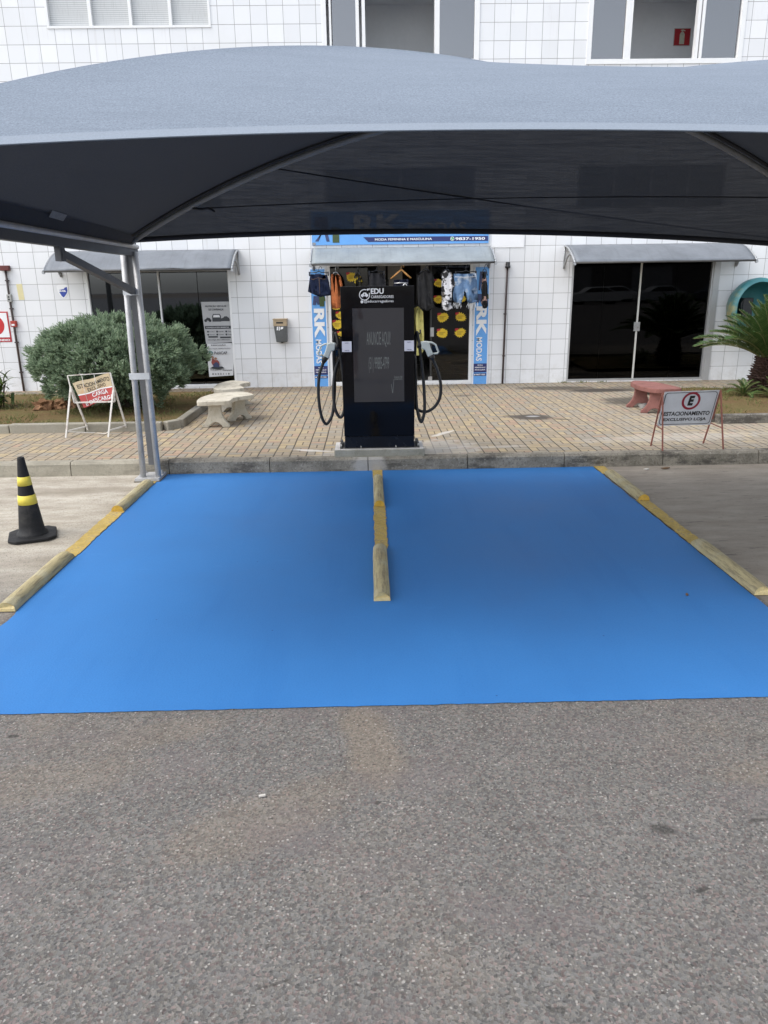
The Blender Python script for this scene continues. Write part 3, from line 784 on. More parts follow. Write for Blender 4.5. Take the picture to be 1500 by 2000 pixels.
# van flanked by a motorbike and a car
b.poly([(-2.65, y, 1.25), (-2.65, y, 1.34), (-2.63, y, 1.375), (-2.52, y, 1.375), (-2.50, y, 1.34), (-2.50, y, 1.25)])
b.poly([(-2.50, y, 1.255), (-2.50, y, 1.30), (-2.46, y, 1.315), (-2.44, y, 1.335), (-2.40, y, 1.335), (-2.365, y, 1.305), (-2.355, y, 1.28), (-2.36, y, 1.255)])
for c in ((-2.765, 1.268), (-2.69, 1.268)): b.disc((c[0], y, c[1]), .024, RIGHT, (0, 0, 1), 14)
b.poly([(-2.765, y, 1.28), (-2.74, y, 1.32), (-2.69, y, 1.31), (-2.68, y, 1.27), (-2.72, y, 1.265)])
b.build("print", M_GRYP, a)
b = MB(); y -= .003; b.text("CONHEÇA NOSSOS BENEFÍCIOS", (-2.76, y, 1.142), .38, .025, bold=.02); b.build("band_lettering", M_POST, a); b = MB(); b.poly([(-2.635, y, 1.32), (-2.622, y, 1.36), (-2.528, y, 1.36), (-2.515, y, 1.32)]); b.build("van_windscreen_print", M_POST, a)
a = thing("savings_poster", (-2.56, YW, .33), "lower curling printed poster with a couple in the left shop window", "poster", "posters in the left shop window")
y = YW + .042
b = MB(); n = 8
L = [(-2.775 - .008 * math.sin(i / n * 3), y - .012 * (i / n) ** 2, .885 - .56 * i / n) for i in range(n + 1)]; Rr = [(-2.35 + .012 * math.sin(i / n * 4), y - .02 * (i / n) ** 2, .89 - .545 * i / n) for i in range(n + 1)]
for i in range(n): b.poly([L[i + 1], Rr[i + 1], Rr[i], L[i]])
b.build("sheet", M_POST, a)
b = MB(); y -= .024
b.text("INDICAÇÃO", (-2.70, y, .845), .25, .032, bold=.03); b.text("NÃO FIQUE DESPROTEGIDO", (-2.755, y, .79), .38, .026, bold=.02)
b.build("heading_print", M_GRYP, a); b = MB(); b.text("PubliCAP", (-2.655, y, .705), .22, .05); b.build("name_print", M_GRYP, a); b = MB(); b.text("Sua parte", (-2.745, y, .43), .19, .03); b.text("Abençoada", (-2.54, y, .42), .17, .032, bold=.02); b.text("8 2 2 5 1 1 8", (-2.72, y, .36), .30, .028)
b.poly([(-2.755, y, .47), (-2.70, y, .50), (-2.54, y, .50), (-2.50, y, .47), (-2.60, y, .455)]); b.build("print", M_GRYP, a)
b = MB(); b.disc((-2.715, y - .001, .73), .034, RIGHT, (0, 0, 1), 18, 0, .016); b.build("emblem", pm("teal_print", (.03, .17, .20), .5), a)
b = MB(); b.disc((-2.69, y - .001, .655), .022, RIGHT, (0, 0, 1), 14); b.disc((-2.64, y - .002, .635), .022, RIGHT, (0, 0, 1), 14); b.build("faces_print", pm("skin_print", (.30, .16, .10), .6), a)
b = MB(); b.poly([(-2.72, y - .001, .57), (-2.70, y - .001, .635), (-2.67, y - .001, .63), (-2.655, y - .001, .61), (-2.61, y - .001, .61), (-2.585, y - .001, .58), (-2.58, y - .001, .52), (-2.70, y - .001, .52)]); b.build("shirts_print", pm("rust_red_print", (.24, .055, .045), .6), a)
b = MB(); b.poly([(-2.69, y - .003, .49), (-2.58, y - .003, .49), (-2.60, y - .003, .56), (-2.64, y - .003, .58), (-2.69, y - .003, .54)]); b.build("trousers_print", pm("dusk_blue_print", (.04, .05, .11), .6), a)

# ------------------------------------------------------------------ pipes and boxes on the wall
M_RUSTP = pm("brown_painted_pipe", (.05, .036, .033), .5, .25, dirt=(.10, .05, .03))
a = thing("alarm_conduit", (-5.96, YW, .15), "dark conduit pipe on the left wall with alarm horn, outlet box and red call box", "conduit")
b = MB(); b.tube([(-5.965, YW - .03, .14), (-5.963, YW - .03, 1.2), (-5.97, YW - .03, 1.72), (-5.965, YW - .03, 2.12)], .017, 10)
for z in (.45, .95, 1.5, 1.95): b.box(-5.992, -5.94, YW - .05, YW - .001, z, z + .02)
b.build("pipe", M_RUSTP, a)
b = MB(); b.box(-6.04, -5.89, YW - .075, YW - .001, 2.115, 2.195); b.build("horn_box", pm("faded_dark_red_box", (.11, .022, .02), .6, .3), a, bevel=.006)
b = MB(); b.box(-6.005, -5.935, YW - .05, YW - .001, 1.62, 1.74); b.build("outlet_box", pm("grey_outlet_box", (.33, .33, .31), .5, .2), a, bevel=.005)
b = MB(); 
for z in (1.70, 1.66): b.disc((-5.972, YW - .0525, z), .014, RIGHT, (0, 0, 1), 12)
b.build("outlet_hole", M_BLK, a)
b = MB(); b.box(-6.005, -5.915, YW - .07, YW - .001, 1.215, 1.315); b.build("call_box", pm("red_call_box", (.36, .035, .02), .5, .15), a, bevel=.006)
b = MB(); b.box(-5.985, -5.935, YW - .074, YW - .071, 1.235, 1.265); b.build("call_label", M_WHITE, a)
a = thing("drain_pipe", (2.32, YW, .13), "thin dark brown pipe with a black cap between the shop entrance and the black doors", "pipe")
b = MB(); b.tube([(2.313, YW - .025, .135), (2.335, YW - .025, 2.06)], .016, 10); 
for z in (.6, 1.3): b.box(2.298, 2.345, YW - .044, YW - .001, z, z + .018)
b.build("pipe", pm("dark_brown_pipe", (.055, .035, .033), .5, .2), a)
b = MB(); b.lathe((2.337, YW - .035, 0), [(.0, 2.05), (.043, 2.05), (.046, 2.075), (.036, 2.085), (.036, 2.135), (.03, 2.145), (0, 2.145)], 16); b.build("cap", M_BLK, a)
a = thing("litter_bin", (-1.48, YW, .9), "grey wall litter bin with a beige slotted lid between window and shop", "litter bin")
y0, y1 = YW - .17, YW - .005
b = MB(); p = [(-1.565, y0 + .03, .905), (-1.385, y0 + .03, .905), (-1.378, y0 + .005, 1.17), (-1.592, y0 + .005, 1.17)]
q = [(x, y1, z) for x, _, z in p]
b.mesh(p + q, [(0, 1, 2, 3), (7, 6, 5, 4), (0, 4, 5, 1), (1, 5, 6, 2), (2, 6, 7, 3), (3, 7, 4, 0)]); b.build("body", pm("dark_grey_bin_plastic", (.10, .105, .105), .45, .15), a, bevel=.008)
b = MB(); b.box(-1.598, -1.372, y0, y1, 1.17, 1.275); b.box(-1.606, -1.364, y0 - .012, y1, 1.272, 1.29); b.build("lid", pm("beige_bin_plastic", (.42, .32, .20), .5, .12, dirt=(.2, .14, .08)), a, bevel=.006)
b = MB(); b.box(-1.548, -1.432, y0 - .003, y0, 1.212, 1.238); b.build("slot", M_BLK, a)
b = MB(); y = y0 + .004 - .006
for u, v, w, h in ((-1.545, 1.10, .03, .065), (-1.51, 1.095, .022, .07), (-1.482, 1.115, .035, .045), (-1.452, 1.12, .02, .04)): b.poly([(u, y, v), (u + w * .8, y, v + .006), (u + w, y, v + h), (u + w * .2, y, v + h - .008)])
b.build("paint_mark", M_WHITE, a)
b = MB(); b.box(-1.50, -1.46, YW - .012, YW - .002, .88, .90); b.build("bracket", M_DARKM, a)

# ------------------------------------------------------------------ price stickers on the shop glass
M_STK = pm("yellow_price_card", (.72, .50, .025), .5, .06)
stk = [(-.267, 1.942, "yellow price starburst hanging among dark clothes at the entrance top left", .10), (-.535, 1.475, "yellow price starburst below the orange top", .085), (-.475, 1.32, "yellow price starburst half hidden by the charger edge, left side", .085),
       (-.525, 1.172, "large yellow price starburst left of the charger, above its cable holder", .10), (-.475, 1.005, "small yellow price card just behind the left charger cable top", .075), (1.19, 1.824, "yellow price starburst left of the tie dye shirt, upper one", .085),
       (1.19, 1.56, "yellow price starburst left of the tie dye shirt, lower one", .085), (1.268, 1.264, "yellow price starburst on the right leaf, upper left of four", .10), (1.574, 1.268, "yellow price starburst on the right leaf, upper right of four", .10),
       (1.262, 1.001, "yellow price starburst on the right leaf, lower left of four", .10), (1.57, 1.005, "yellow price starburst on the right leaf, lower right of four", .10), (1.575, 1.575, "yellow price starburst peeking between the legs of the light denim shorts", .085)]
for k, (x, z, lab, s) in enumerate(stk):
    a = thing("price_card", (x, YW + .04, z), lab, "price card", "yellow price cards on the shop glass")
    b = MB(); n = 15; pts = []
    for i in range(2 * n):
        an = 2 * math.pi * i / (2 * n) + .1 * k; rr = (1.0 if i % 2 else .80 + .06 * math.sin(k * 3.)) + .06 * math.sin(i * 7 + k * 2)
        pts.append((x + s * rr * math.cos(an), YW + .04, z + s * .82 * rr * math.sin(an) + .12 * s * math.sin(k * 2.1) * math.cos(an)))
    b.prism(pts, (0, .003, 0)); b.build("card", M_STK, a)
    b = MB(); b.poly([(x - s * .95, YW + .037, z + s * .45), (x - s * .9, YW + .037, z + s * .72), (x - s * .3, YW + .037, z + s * .78), (x - s * .35, YW + .037, z + s * .5), (x - s * .8, YW + .037, z + s * .3)]); b.build("badge", M_RED, a)
    b = MB()
    for i, (u, v) in enumerate(((-.55, .5), (-.5, .38), (-.25, .5))): b.box(x - s * .55, x + s * (.2 + .3 * (i == 0)), YW + .037, YW + .0385, z + s * (.12 - .2 * i), z + s * (.18 - .2 * i))
    b.build("print_lines", pm("brown_print", (.16, .08, .01), .6), a)

# ------------------------------------------------------------------ clothes hanging under the shop awning
def m_cloth(name, c, var=.3, sc=18., c2=None, amt=.5, lo=.45, hi=.6):
    t = NT(name); p = t.pos(); n = t.noise(p, sc, 5., .65); f = t.noise(p, 300., 2.)
    cc = t.mixc(t.ramp(n, .3, .7), tuple(v * (1 - var) for v in c), tuple(min(1, v * (1 + var)) for v in c))
    if c2: cc = t.mixc(t.mul(t.smooth(t.noise(p, sc * .55, 3., .5), lo, hi), amt), cc, c2)
    t.bump(t.noise(t.scale(p, (2., 2., .5)), 22., 3.), .5, .02)
    return t.done(cc, .85, spec=.15)
M_HANG = pm("black_plastic_hanger", (.02, .022, .028), .35, .1)
M_HOOK = pm("wire_hook", (.35, .35, .35), .3, .05, metal=.8)
def garment(name, label, cat, outline, mat, depth=.05, hx=None, hz=None, htype='clip', hmat=None, y=12.36, ruff=.008):
    xs_ = [p[0] for p in outline]; zs_ = [p[1] for p in outline]
    cx = hx if hx is not None else (min(xs_) + max(xs_)) / 2; zt = hz or max(zs_)
    a = thing(name, (cx, y, zt), label, cat, "clothes hung under the shop awning")
    # subdivide outline, give the sheet soft folds
    bm = bmesh.new(); pts = []
    n = len(outline)
    for i in range(n):
        p, q = outline[i], outline[(i + 1) % n]; k = max(1, int(math.hypot(q[0] - p[0], q[1] - p[1]) / .035))
        for j in range(k): pts.append((p[0] + (q[0] - p[0]) * j / k, p[1] + (q[1] - p[1]) * j / k))
    for s in (-1, 1):
        vs = [bm.verts.new((u, y, v)) for u, v in pts]
        fc = bm.faces.new(vs if s < 0 else list(reversed(vs)))
        r = bmesh.ops.triangulate(bm, faces=[fc])
        r2 = bmesh.ops.subdivide_edges(bm, edges=list({e for f in r['faces'] for e in f.edges if len(e.link_faces) > 1}), cuts=2, use_grid_fill=True)
        bm.verts.ensure_lookup_table()
        if s < 0: nb = len(bm.verts)
    w = max(xs_) - min(xs_)
    bset = set()
    for i, v in enumerate(bm.verts):
        s = -1 if i < nb else 1
        u = (v.co.x - min(xs_)) / w
        edge = max(0, 1 - (2 * u - 1) ** 2) ** .5
        fold = .014 * math.sin(u * 17 + v.co.z * 3 + cx * 5) + .02 * mnoise.noise(Vector((v.co.x * 9, s, v.co.z * 5)))
        v.co.y += s * depth * .5 * (.25 + .75 * edge) + fold
    bmesh.ops.holes_fill(bm, edges=[e for e in bm.edges if e.is_boundary], sides=0)
    me = bpy.data.meshes.new("fabric"); bmesh.ops.recalc_face_normals(bm, faces=bm.faces); 
    off = a.location
    for v in bm.verts: v.co -= off
    bm.to_mesh(me); bm.free(); me.materials.append(mat)
    for p in me.polygons: p.use_smooth = True
    o = bpy.data.objects.new("fabric", me); col.objects.link(o); o.parent = a
    b = MB(); top = 2.105
    hk = [(cx, y, zt + .03), (cx, y, top - .05), (cx + .012, y, top - .012), (cx + .03, y, top - .004), (cx + .044, y, top - .02), (cx + .042, y, top - .04)]
    b.tube(hk, .005, 6)
    if htype == 'clip':
        b.tube([(cx - w * .42, y, zt + .02), (cx - .04, y, zt + .025), (cx, y, zt + .045), (cx + .04, y, zt + .025), (cx + w * .42, y, zt + .02)], .007, 6)
        for s in (-1, 1): b.box(cx + s * w * .40 - .008, cx + s * w * .40 + .008, y - .035, y + .035, zt - .03, zt + .035)
    else:
        b.tube([(cx - min(.2, w * .42), y, zt - .07), (cx - .02, y, zt + .02), (cx + .02, y, zt + .02), (cx + min(.2, w * .42), y, zt - .07)], .009, 6)
    b.build("hanger", hmat or M_HANG, a)
    return a
M_NDEN = m_cloth("navy_denim", (.012, .018, .042), .35)
a = garment("denim_shorts", "dark navy denim shorts hanging over the left banner", "shorts", [(-.905, 1.985), (-.645, 1.97), (-.617, 1.86), (-.588, 1.66), (-.70, 1.648), (-.76, 1.635), (-.765, 1.68), (-.775, 1.64), (-.83, 1.662), (-.958, 1.72), (-.935, 1.84)], M_NDEN, .10)
b = MB(); z = 1.97
b.tube([(-.77, 12.29, 1.93), (-.765, 12.285, 1.8), (-.765, 12.29, 1.68)], .003, 5); b.tube([(-.90, 12.30, 1.915), (-.86, 12.295, 1.905), (-.78, 12.285, 1.93), (-.70, 12.295, 1.905), (-.65, 12.30, 1.91)], .0025, 5); b.build("stitching", pm("tan_thread", (.16, .10, .06), .7), a)
garment("orange_top", "rust orange sleeveless top hanging beside the charger", "top", [(-.579, 1.975), (-.54, 1.99), (-.51, 1.96), (-.475, 1.985), (-.429, 1.945), (-.401, 1.80), (-.434, 1.78), (-.449, 1.46), (-.52, 1.45), (-.586, 1.462), (-.592, 1.765)], m_cloth("rust_orange_cloth", (.40, .125, .045), .35, 25.), .08, -.51, 1.99, 'bar', M_HOOK)
garment("patterned_blouse", "black and yellow patterned blouse hanging above the charger", "blouse", [(-.20, 1.97), (-.165, 1.99), (-.12, 1.96), (-.085, 1.86), (-.11, 1.84), (-.115, 1.66), (-.22, 1.66), (-.215, 1.86)], m_cloth("black_yellow_print", (.018, .018, .016), .3, 30., (.5, .36, .03), .8, .52, .6), .07, -.16, 1.99, 'bar')
garment("grey_skirt", "charcoal grey skirt hanging above the charger top", "skirt", [(.016, 1.99), (.276, 1.985), (.288, 1.70), (.145, 1.69), (-.006, 1.70)], m_cloth("charcoal_cloth", (.022, .022, .025), .3), .08)
a = garment("black_shorts", "black belted shorts under a wooden hanger above the charger", "shorts", [(.413, 1.885), (.641, 1.89), (.665, 1.66), (.56, 1.655), (.53, 1.72), (.50, 1.655), (.394, 1.66)], m_cloth("black_navy_cloth", (.010, .012, .025), .3), .08, hz=2.0, htype='bar', hmat=pm("varnished_wood_hanger", (.48, .24, .07), .35, .15, 30.))
b = MB(); b.tube([(.59 + .028 * math.cos(t_), 12.30, 1.79 + .028 * math.sin(t_)) for t_ in [i * math.pi / 8 for i in range(16)]], .009, 6, closed=True); b.tube([(.42, 12.31, 1.83), (.53, 12.30, 1.835), (.64, 12.31, 1.83)], .008, 6); b.build("belt_ring", pm("silver_ring", (.6, .6, .6), .25, .05, metal=.8), a)
b = MB(); b.tube([(.364, 12.36, 1.90), (.45, 12.36, 1.965), (.525, 12.36, 2.03), (.545, 12.36, 2.03), (.61, 12.36, 1.97), (.69, 12.36, 1.905)], [.011, .014, .012, .012, .014, .011], 8); b.build("wooden_hanger", pm("varnished_wood_hanger", (.48, .24, .07), .35), a)
garment("black_shirt", "long plain black shirt hanging right of the charger", "shirt", [(.79, 1.965), (.85, 1.995), (.905, 2.02), (.95, 2.02), (1.0, 1.99), (1.035, 1.965), (1.072, 1.84), (1.035, 1.81), (1.044, 1.46), (.985, 1.40), (.90, 1.405), (.80, 1.49), (.785, 1.7)], m_cloth("faded_black_cloth", (.020, .020, .021), .3), .10, .92, 2.02, 'bar')
garment("tie_dye_shirt", "black and white tie dye shirt with one black sleeve hanging by the entrance", "shirt", [(1.187, 1.98), (1.24, 2.015), (1.275, 1.97), (1.317, 1.995), (1.37, 1.88), (1.40, 1.765), (1.33, 1.735), (1.315, 1.70), (1.335, 1.55), (1.357, 1.45), (1.31, 1.41), (1.26, 1.395), (1.192, 1.428), (1.18, 1.6), (1.173, 1.768)], m_cloth("tie_dye_cloth", (.62, .62, .64), .1, 22., (.02, .02, .022), .97, .48, .54), .09, 1.255, 2.01, 'bar')
M_LDEN = m_cloth("washed_denim", (.12, .20, .33), .25, 16., (.42, .46, .50), .85, .5, .68)
a = garment("denim_shorts", "light washed blue denim shorts with frayed hems hanging right of the entrance", "shorts", [(1.368, 1.965), (1.54, 1.955), (1.722, 1.968), (1.735, 1.86), (1.762, 1.545), (1.70, 1.515), (1.61, 1.505), (1.575, 1.60), (1.551, 1.69), (1.52, 1.60), (1.488, 1.505), (1.42, 1.52), (1.362, 1.55), (1.362, 1.8)], M_LDEN, .11)
b = MB(); rg = random.Random(5)
for k in range(46):
    u = rg.uniform(1.365, 1.49) if k % 2 else rg.uniform(1.60, 1.76)
    b.bar((u, 12.32, 1.52), (u + rg.gauss(0, .012), 12.32, 1.52 - rg.uniform(.02, .10)), .004)
b.tube([(1.38, 12.295, 1.915), (1.55, 12.285, 1.905), (1.72, 12.295, 1.915)], .004, 5); b.build("frayed_hem", pm("white_thread", (.6, .62, .64), .8), a)
garment("narrow_top", "narrow black printed top seen edge on over the right banner", "top", [(1.852, 2.0), (1.875, 1.95), (1.905, 1.77), (1.905, 1.6), (1.925, 1.46), (1.90, 1.43), (1.86, 1.42), (1.825, 1.50), (1.835, 1.60), (1.815, 1.75), (1.835, 1.9)], m_cloth("black_pink_print", (.018, .018, .02), .3, 25., (.42, .26, .22), .85, .56, .62), .16, 1.86, 2.0, 'bar')
garment("yellow_dress", "pale yellow dress hanging inside the shop doorway", "dress", [(.795, 1.432), (.85, 1.45), (.929, 1.36), (.947, 1.0), (.94, .72), (.894, .64), (.72, .64), (.70, 1.0), (.72, 1.35)], m_cloth("pale_yellow_cloth", (.68, .62, .22), .12), .14, .82, 1.45, 'bar', y=13.05)
a = thing("clothes_rack", (-.1, 13.6, .15), "dark rack of folded clothes just inside the shop", "rack")
b = MB()
for x in (-.55, .35): b.tube([(x, 13.5, .15), (x, 13.5, 1.9)], .015, 8)
b.tube([(-.55, 13.5, 1.85), (.35, 13.5, 1.85)], .015, 8); b.build("rail", M_DARKM, a)
for k in range(9):
    b = MB(); x = -.5 + .1 * k; b.box(x, x + .06, 13.3, 13.7, .9 + .15 * ((k * 7) % 3), 1.8); b.build("hung_garment", m_cloth("rack_cloth_%d" % (k % 3), ((.10, .02, .03), (.02, .03, .06), (.07, .06, .05))[k % 3]) if k < 3 else bpy.data.materials["rack_cloth_%d" % (k % 3)], a, bevel=.02)

# ------------------------------------------------------------------ charging station
def m_conc(name, lo, hi, dark=(.06, .055, .05), k=.5, sc=5.):
    t = NT(name); p = t.pos()
    n = t.noise(p, sc, 6., .65); f = t.noise(p, 70., 4., .7)
    c = t.mixc(t.ramp(n, .3, .7), lo, hi)
    c = t.mixc(t.mul(t.smooth(t.noise(p, sc * 1.7, 5., .7), .52, .68), k), c, dark)
    c = t.mixc(t.mul(t.smooth(f, .5, .75), .35), c, tuple(v * .45 for v in lo))
    t.bump(t.add(n, f), .4, .006)
    return t.done(c, .85, spec=.25)
M_PLINTH = m_conc("raw_concrete_block", (.26, .245, .195), (.37, .35, .29), (.19, .17, .12), .4)
M_PLTOP = m_conc("smooth_cement_top", (.50, .485, .46), (.62, .60, .57), (.36, .33, .29), .35)
a = thing("concrete_plinth", (.086, 7.53, ZS), "low concrete plinth under the black charging station", "plinth")
b = MB(); b.box(-.371, .544, 7.362, 7.745, .12, .212); b.build("block", M_PLINTH, a, bevel=.008)
b = MB(); n = 24; top = []
for i in range(n + 1): top.append((-.365 + .903 * i / n, 7.368 + .004 * math.sin(i * 2.3)))
for i in range(1, 9): top.append((.538 + .004 * math.sin(i * 5), 7.368 + .374 * i / 8))
for i in range(1, n + 1): top.append((.538 - .903 * i / n, 7.742 + .004 * math.sin(i * 3.1)))
for i in range(1, 8): top.append((-.365, 7.742 - .374 * i / 8))
b.prism([(x, y, .2115) for x, y in top], (0, 0, .004)); b.build("cement_skim", M_PLTOP, a)

M_BODY = pm("black_gloss_panel", (.0035, .0035, .005), .06, .1, spec=.22)
M_BODYS = pm("black_satin_steel", (.005, .005, .007), .35, .1, spec=.2)
ZB = .218
ch = thing("charging_station", (.088, 7.52, ZB), "tall black electric car charging station with screen on the concrete plinth", "charger")
b = MB(); b.box(-.250, .428, 7.412, 7.655, ZB + .10, 1.785); b.build("body", M_BODYS, ch, bevel=.006)
b = MB(); b.box(-.266, .443, 7.395, 7.412, .345, 1.795); b.build("front_panel", M_BODY, ch, bevel=.004)
b = MB(); b.box(-.262, .440, 7.400, 7.66, ZB + .006, .341); b.build("base_box", pm("dark_satin_base", (.007, .008, .012), .25, .1, spec=.25), ch, bevel=.004)
b = MB(); b.box(-.315, .495, 7.405, 7.70, ZB, ZB + .008)
for x in (-.30, .48):
    b.box(x - .012, x + .012, 7.44, 7.66, ZB + .008, ZB + .045)
b.build("base_plate", M_DARKM, ch)
b = MB()
for x in (-.10, .255): b.tube([(x, 7.392, ZB), (x, 7.392, ZB + .028)], .004, 6)
for x in (-.30, .48):
    for y in (7.43, 7.66): b.tube([(x, y, ZB + .008), (x, y, ZB + .04)], .008, 8)
b.build("anchor_bolt", pm("zinc_bolt", (.5, .5, .48), .35, .1, metal=.7), ch)
def m_screen():
    t = NT("screen_glass"); p = t.pos()
    c = t.mixc(t.noise(p, 3., 4.), (.030, .030, .034), (.042, .041, .046))
    t.bump(t.noise(t.scale(p, (1., 1., .6)), 6., 2., .4), .012, .02)
    return t.done(c, .03, spec=.75)
sc_ = MB(); sc_.box(-.155, .342, 7.3935, 7.3955, .690, 1.592); sc_ = sc_.build("screen", m_screen(), ch)
def m_emit(name, c, e):
    t = NT(name); t.put(t.bs.inputs["Emission Color"], c); t.bs.inputs["Emission Strength"].default_value = e
    return t.done((.02, .02, .02), .3)
M_LCD = m_emit("dim_screen_lettering", (.55, .62, .66), .06)
b = MB(); y = 7.3925
b.text("ANUNCIE AQUI!", (-.022, y, 1.222), .232, .15, bold=.0); b.text("(51) 99885-4799", (-.006, y, .975), .20, .155, bold=.0)
b.text("Escaneie e fale", (.245, y, .925), .078, .018); b.text("conosco agora", (.245, y, .90), .078, .018)
b.poly([(.212, y, .865), (.216, y, .865), (.226, y, .79), (.238, y, .91), (.242, y, .91), (.230, y, .775), (.223, y, .775)])
b.build("screen_text", M_LCD, sc_)
# logo and lettering printed on the head
M_PRW = pm("white_panel_print", (.78, .78, .78), .4, .02)
b = MB(); y = 7.3935; cx, cz = -.034, 1.716
b.disc((cx, y, cz), .052, RIGHT, (0, 0, 1), 30, 0, .0445, R(70), R(380))
b.poly([(cx - .036, y, cz - .010), (cx - .032, y, cz + .003), (cx - .02, y, cz + .008), (cx - .010, y, cz + .021), (cx + .014, y, cz + .021), (cx + .024, y, cz + .008), (cx + .036, y, cz + .003), (cx + .036, y, cz - .013), (cx - .036, y, cz - .013)])
for s in (-.02, .02): b.disc((cx + s, y - .0003, cz - .014), .008, RIGHT, (0, 0, 1), 12)
b.poly([(cx + .020, y, cz + .048), (cx + .030, y, cz + .036), (cx + .044, y, cz + .046), (cx + .038, y, cz + .058), (cx + .030, y, cz + .057)])
for s in (0, .009): b.poly([(cx + .041 + s * .3, y, cz + .054 - s), (cx + .045 + s * .3, y, cz + .051 - s), (cx + .053 + s * .3, y, cz + .058 - s), (cx + .050 + s * .3, y, cz + .061 - s)])
b.text("EDU", (.026, y, 1.722), .124, .052, bold=.03); b.text("CARREGADORES", (.028, y, 1.684), .216, .025, bold=.01)
b.disc((-.060, y, 1.652), .0135, RIGHT, (0, 0, 1), 18); b.text("@educarregadores", (-.042, y, 1.638), .286, .031, bold=.01)
b.build("logo_print", M_PRW, ch)
b = MB(); b.poly([(cx - .003, y - .0006, cz + .012), (cx + .008, y - .0006, cz + .012), (cx + .003, y - .0006, cz + .002), (cx + .009, y - .0006, cz + .002), (cx - .004, y - .0006, cz - .010), (cx, y - .0006, cz - .001), (cx - .006, y - .0006, cz - .001)]); b.build("bolt_mark", M_BLK, ch)
for x in (-.264, .345):
    b = MB(); b.box(x, x + .094, 7.3925, 7.3948, 1.182, 1.283); o = b.build("white_label", pm("white_sticker_paper", (.68, .68, .76), .5, .02), ch)
    b = MB(); b.text("PONTO", (x + .03, 7.3915, 1.262), .034, .010); b.text("CONECTOR", (x + .024, 7.3915, 1.192), .046, .009); b.build("label_print", M_NAVY, o)
def bez(p0, p1, p2, p3, n=14): return [tuple((1 - t) ** 3 * a + 3 * t * (1 - t) ** 2 * b_ + 3 * t * t * (1 - t) * c + t ** 3 * d for a, b_, c, d in zip(p0, p1, p2, p3)) for t in [i / n for i in range(n + 1)]]
def crv(pts, n=8):
    """Catmull-Rom through pts"""
    P = [Vector(p) for p in pts]; P = [2 * P[0] - P[1]] + P + [2 * P[-1] - P[-2]]; out = []
    for i in range(1, len(P) - 2):
        for k in range(n):
            t = k / n
            out.append(.5 * ((2 * P[i]) + (P[i + 1] - P[i - 1]) * t + (2 * P[i - 1] - 5 * P[i] + 4 * P[i + 1] - P[i + 2]) * t * t + (3 * P[i] - P[i - 1] - 3 * P[i + 1] + P[i + 2]) * t ** 3))
    return out + [P[-2]]
M_RUB = pm("black_rubber_cable", (.012, .012, .013), .42, .2, 20.)
M_GUN = pm("pale_grey_connector", (.50, .54, .52), .35, .06)
b = MB(); b.tube([(-.25, 7.5, 1.31), (-.31, 7.48, 1.33), (-.335, 7.47, 1.335), (-.35, 7.46, 1.35), (-.352, 7.46, 1.38)], .008, 8); b.build("cable_hook", M_DARKM, ch)
b = MB(); b.tube([(.43, 7.5, 1.31), (.47, 7.48, 1.33), (.49, 7.47, 1.335), (.505, 7.46, 1.35), (.505, 7.46, 1.38)], .008, 8); b.build("cable_hook", M_DARKM, ch)
b = MB(); b.tube(crv([(-.245, 7.52, 1.16), (-.30, 7.50, 1.10), (-.345, 7.49, .98), (-.365, 7.48, .80), (-.355, 7.47, .62), (-.305, 7.47, .527), (-.262, 7.47, .60), (-.258, 7.46, .75), (-.262, 7.45, .93), (-.285, 7.44, 1.15), (-.308, 7.45, 1.30), (-.325, 7.465, 1.355), (-.343, 7.48, 1.30), (-.352, 7.50, 1.12), (-.352, 7.51, .85), (-.375, 7.51, .60), (-.41, 7.50, .50), (-.455, 7.48, .462), (-.497, 7.46, .56), (-.515, 7.45, .76), (-.50, 7.445, .95), (-.462, 7.44, 1.06), (-.437, 7.44, 1.112)]), .0155, 10); b.build("cable", M_RUB, ch)
b = MB(); b.tube(crv([(.425, 7.52, 1.16), (.452, 7.50, 1.10), (.462, 7.49, .98), (.464, 7.48, .75), (.478, 7.47, .58), (.515, 7.46, .468), (.548, 7.46, .58), (.545, 7.46, .78), (.525, 7.45, 1.0), (.50, 7.44, 1.2), (.484, 7.45, 1.31), (.472, 7.47, 1.355), (.462, 7.49, 1.30), (.455, 7.53, 1.1), (.445, 7.55, .8), (.455, 7.55, .62), (.50, 7.53, .575), (.575, 7.50, .567), (.655, 7.48, .62), (.705, 7.46, .72), (.708, 7.45, .86), (.67, 7.445, 1.0), (.622, 7.44, 1.105)]), .0155, 10); b.build("cable", M_RUB, ch)
def gun(s, ox):
    """type 2 connector hung by its nose: s = -1 leans to the left side"""
    g = lambda pts: [(ox + s * u, 7.44, v) for u, v in pts]
    b = MB(); D = (0, .055, 0); sh = lambda L: [(x, y - .03, z) for x, y, z in L]
    b.prism(sh(g([(.0, 1.268), (.012, 1.195), (.045, 1.188), (.075, 1.118), (.128, 1.142), (.100, 1.205), (.085, 1.262), (.06, 1.274)])), D)
    body = b.build("connector", M_GUN, ch, bevel=.01)
    b = MB(); b.tube(g([(.045, 1.266), (.115, 1.255), (.150, 1.235), (.178, 1.165), (.168, 1.152), (.118, 1.148)]), .0095, 8); b.build("handle", M_GUN, body)
    b = MB(); b.tube(g([(.104, 1.135), (.118, 1.105), (.13, 1.08)]), [.034, .027, .018], 12); b.build("strain_relief", M_RUB, body)
    b = MB(); b.tube(g([(.006, 1.232), (-.03, 1.235)]), .03, 14); b.build("nose", M_RUB, body)
gun(-1, -.325); gun(1, .505)

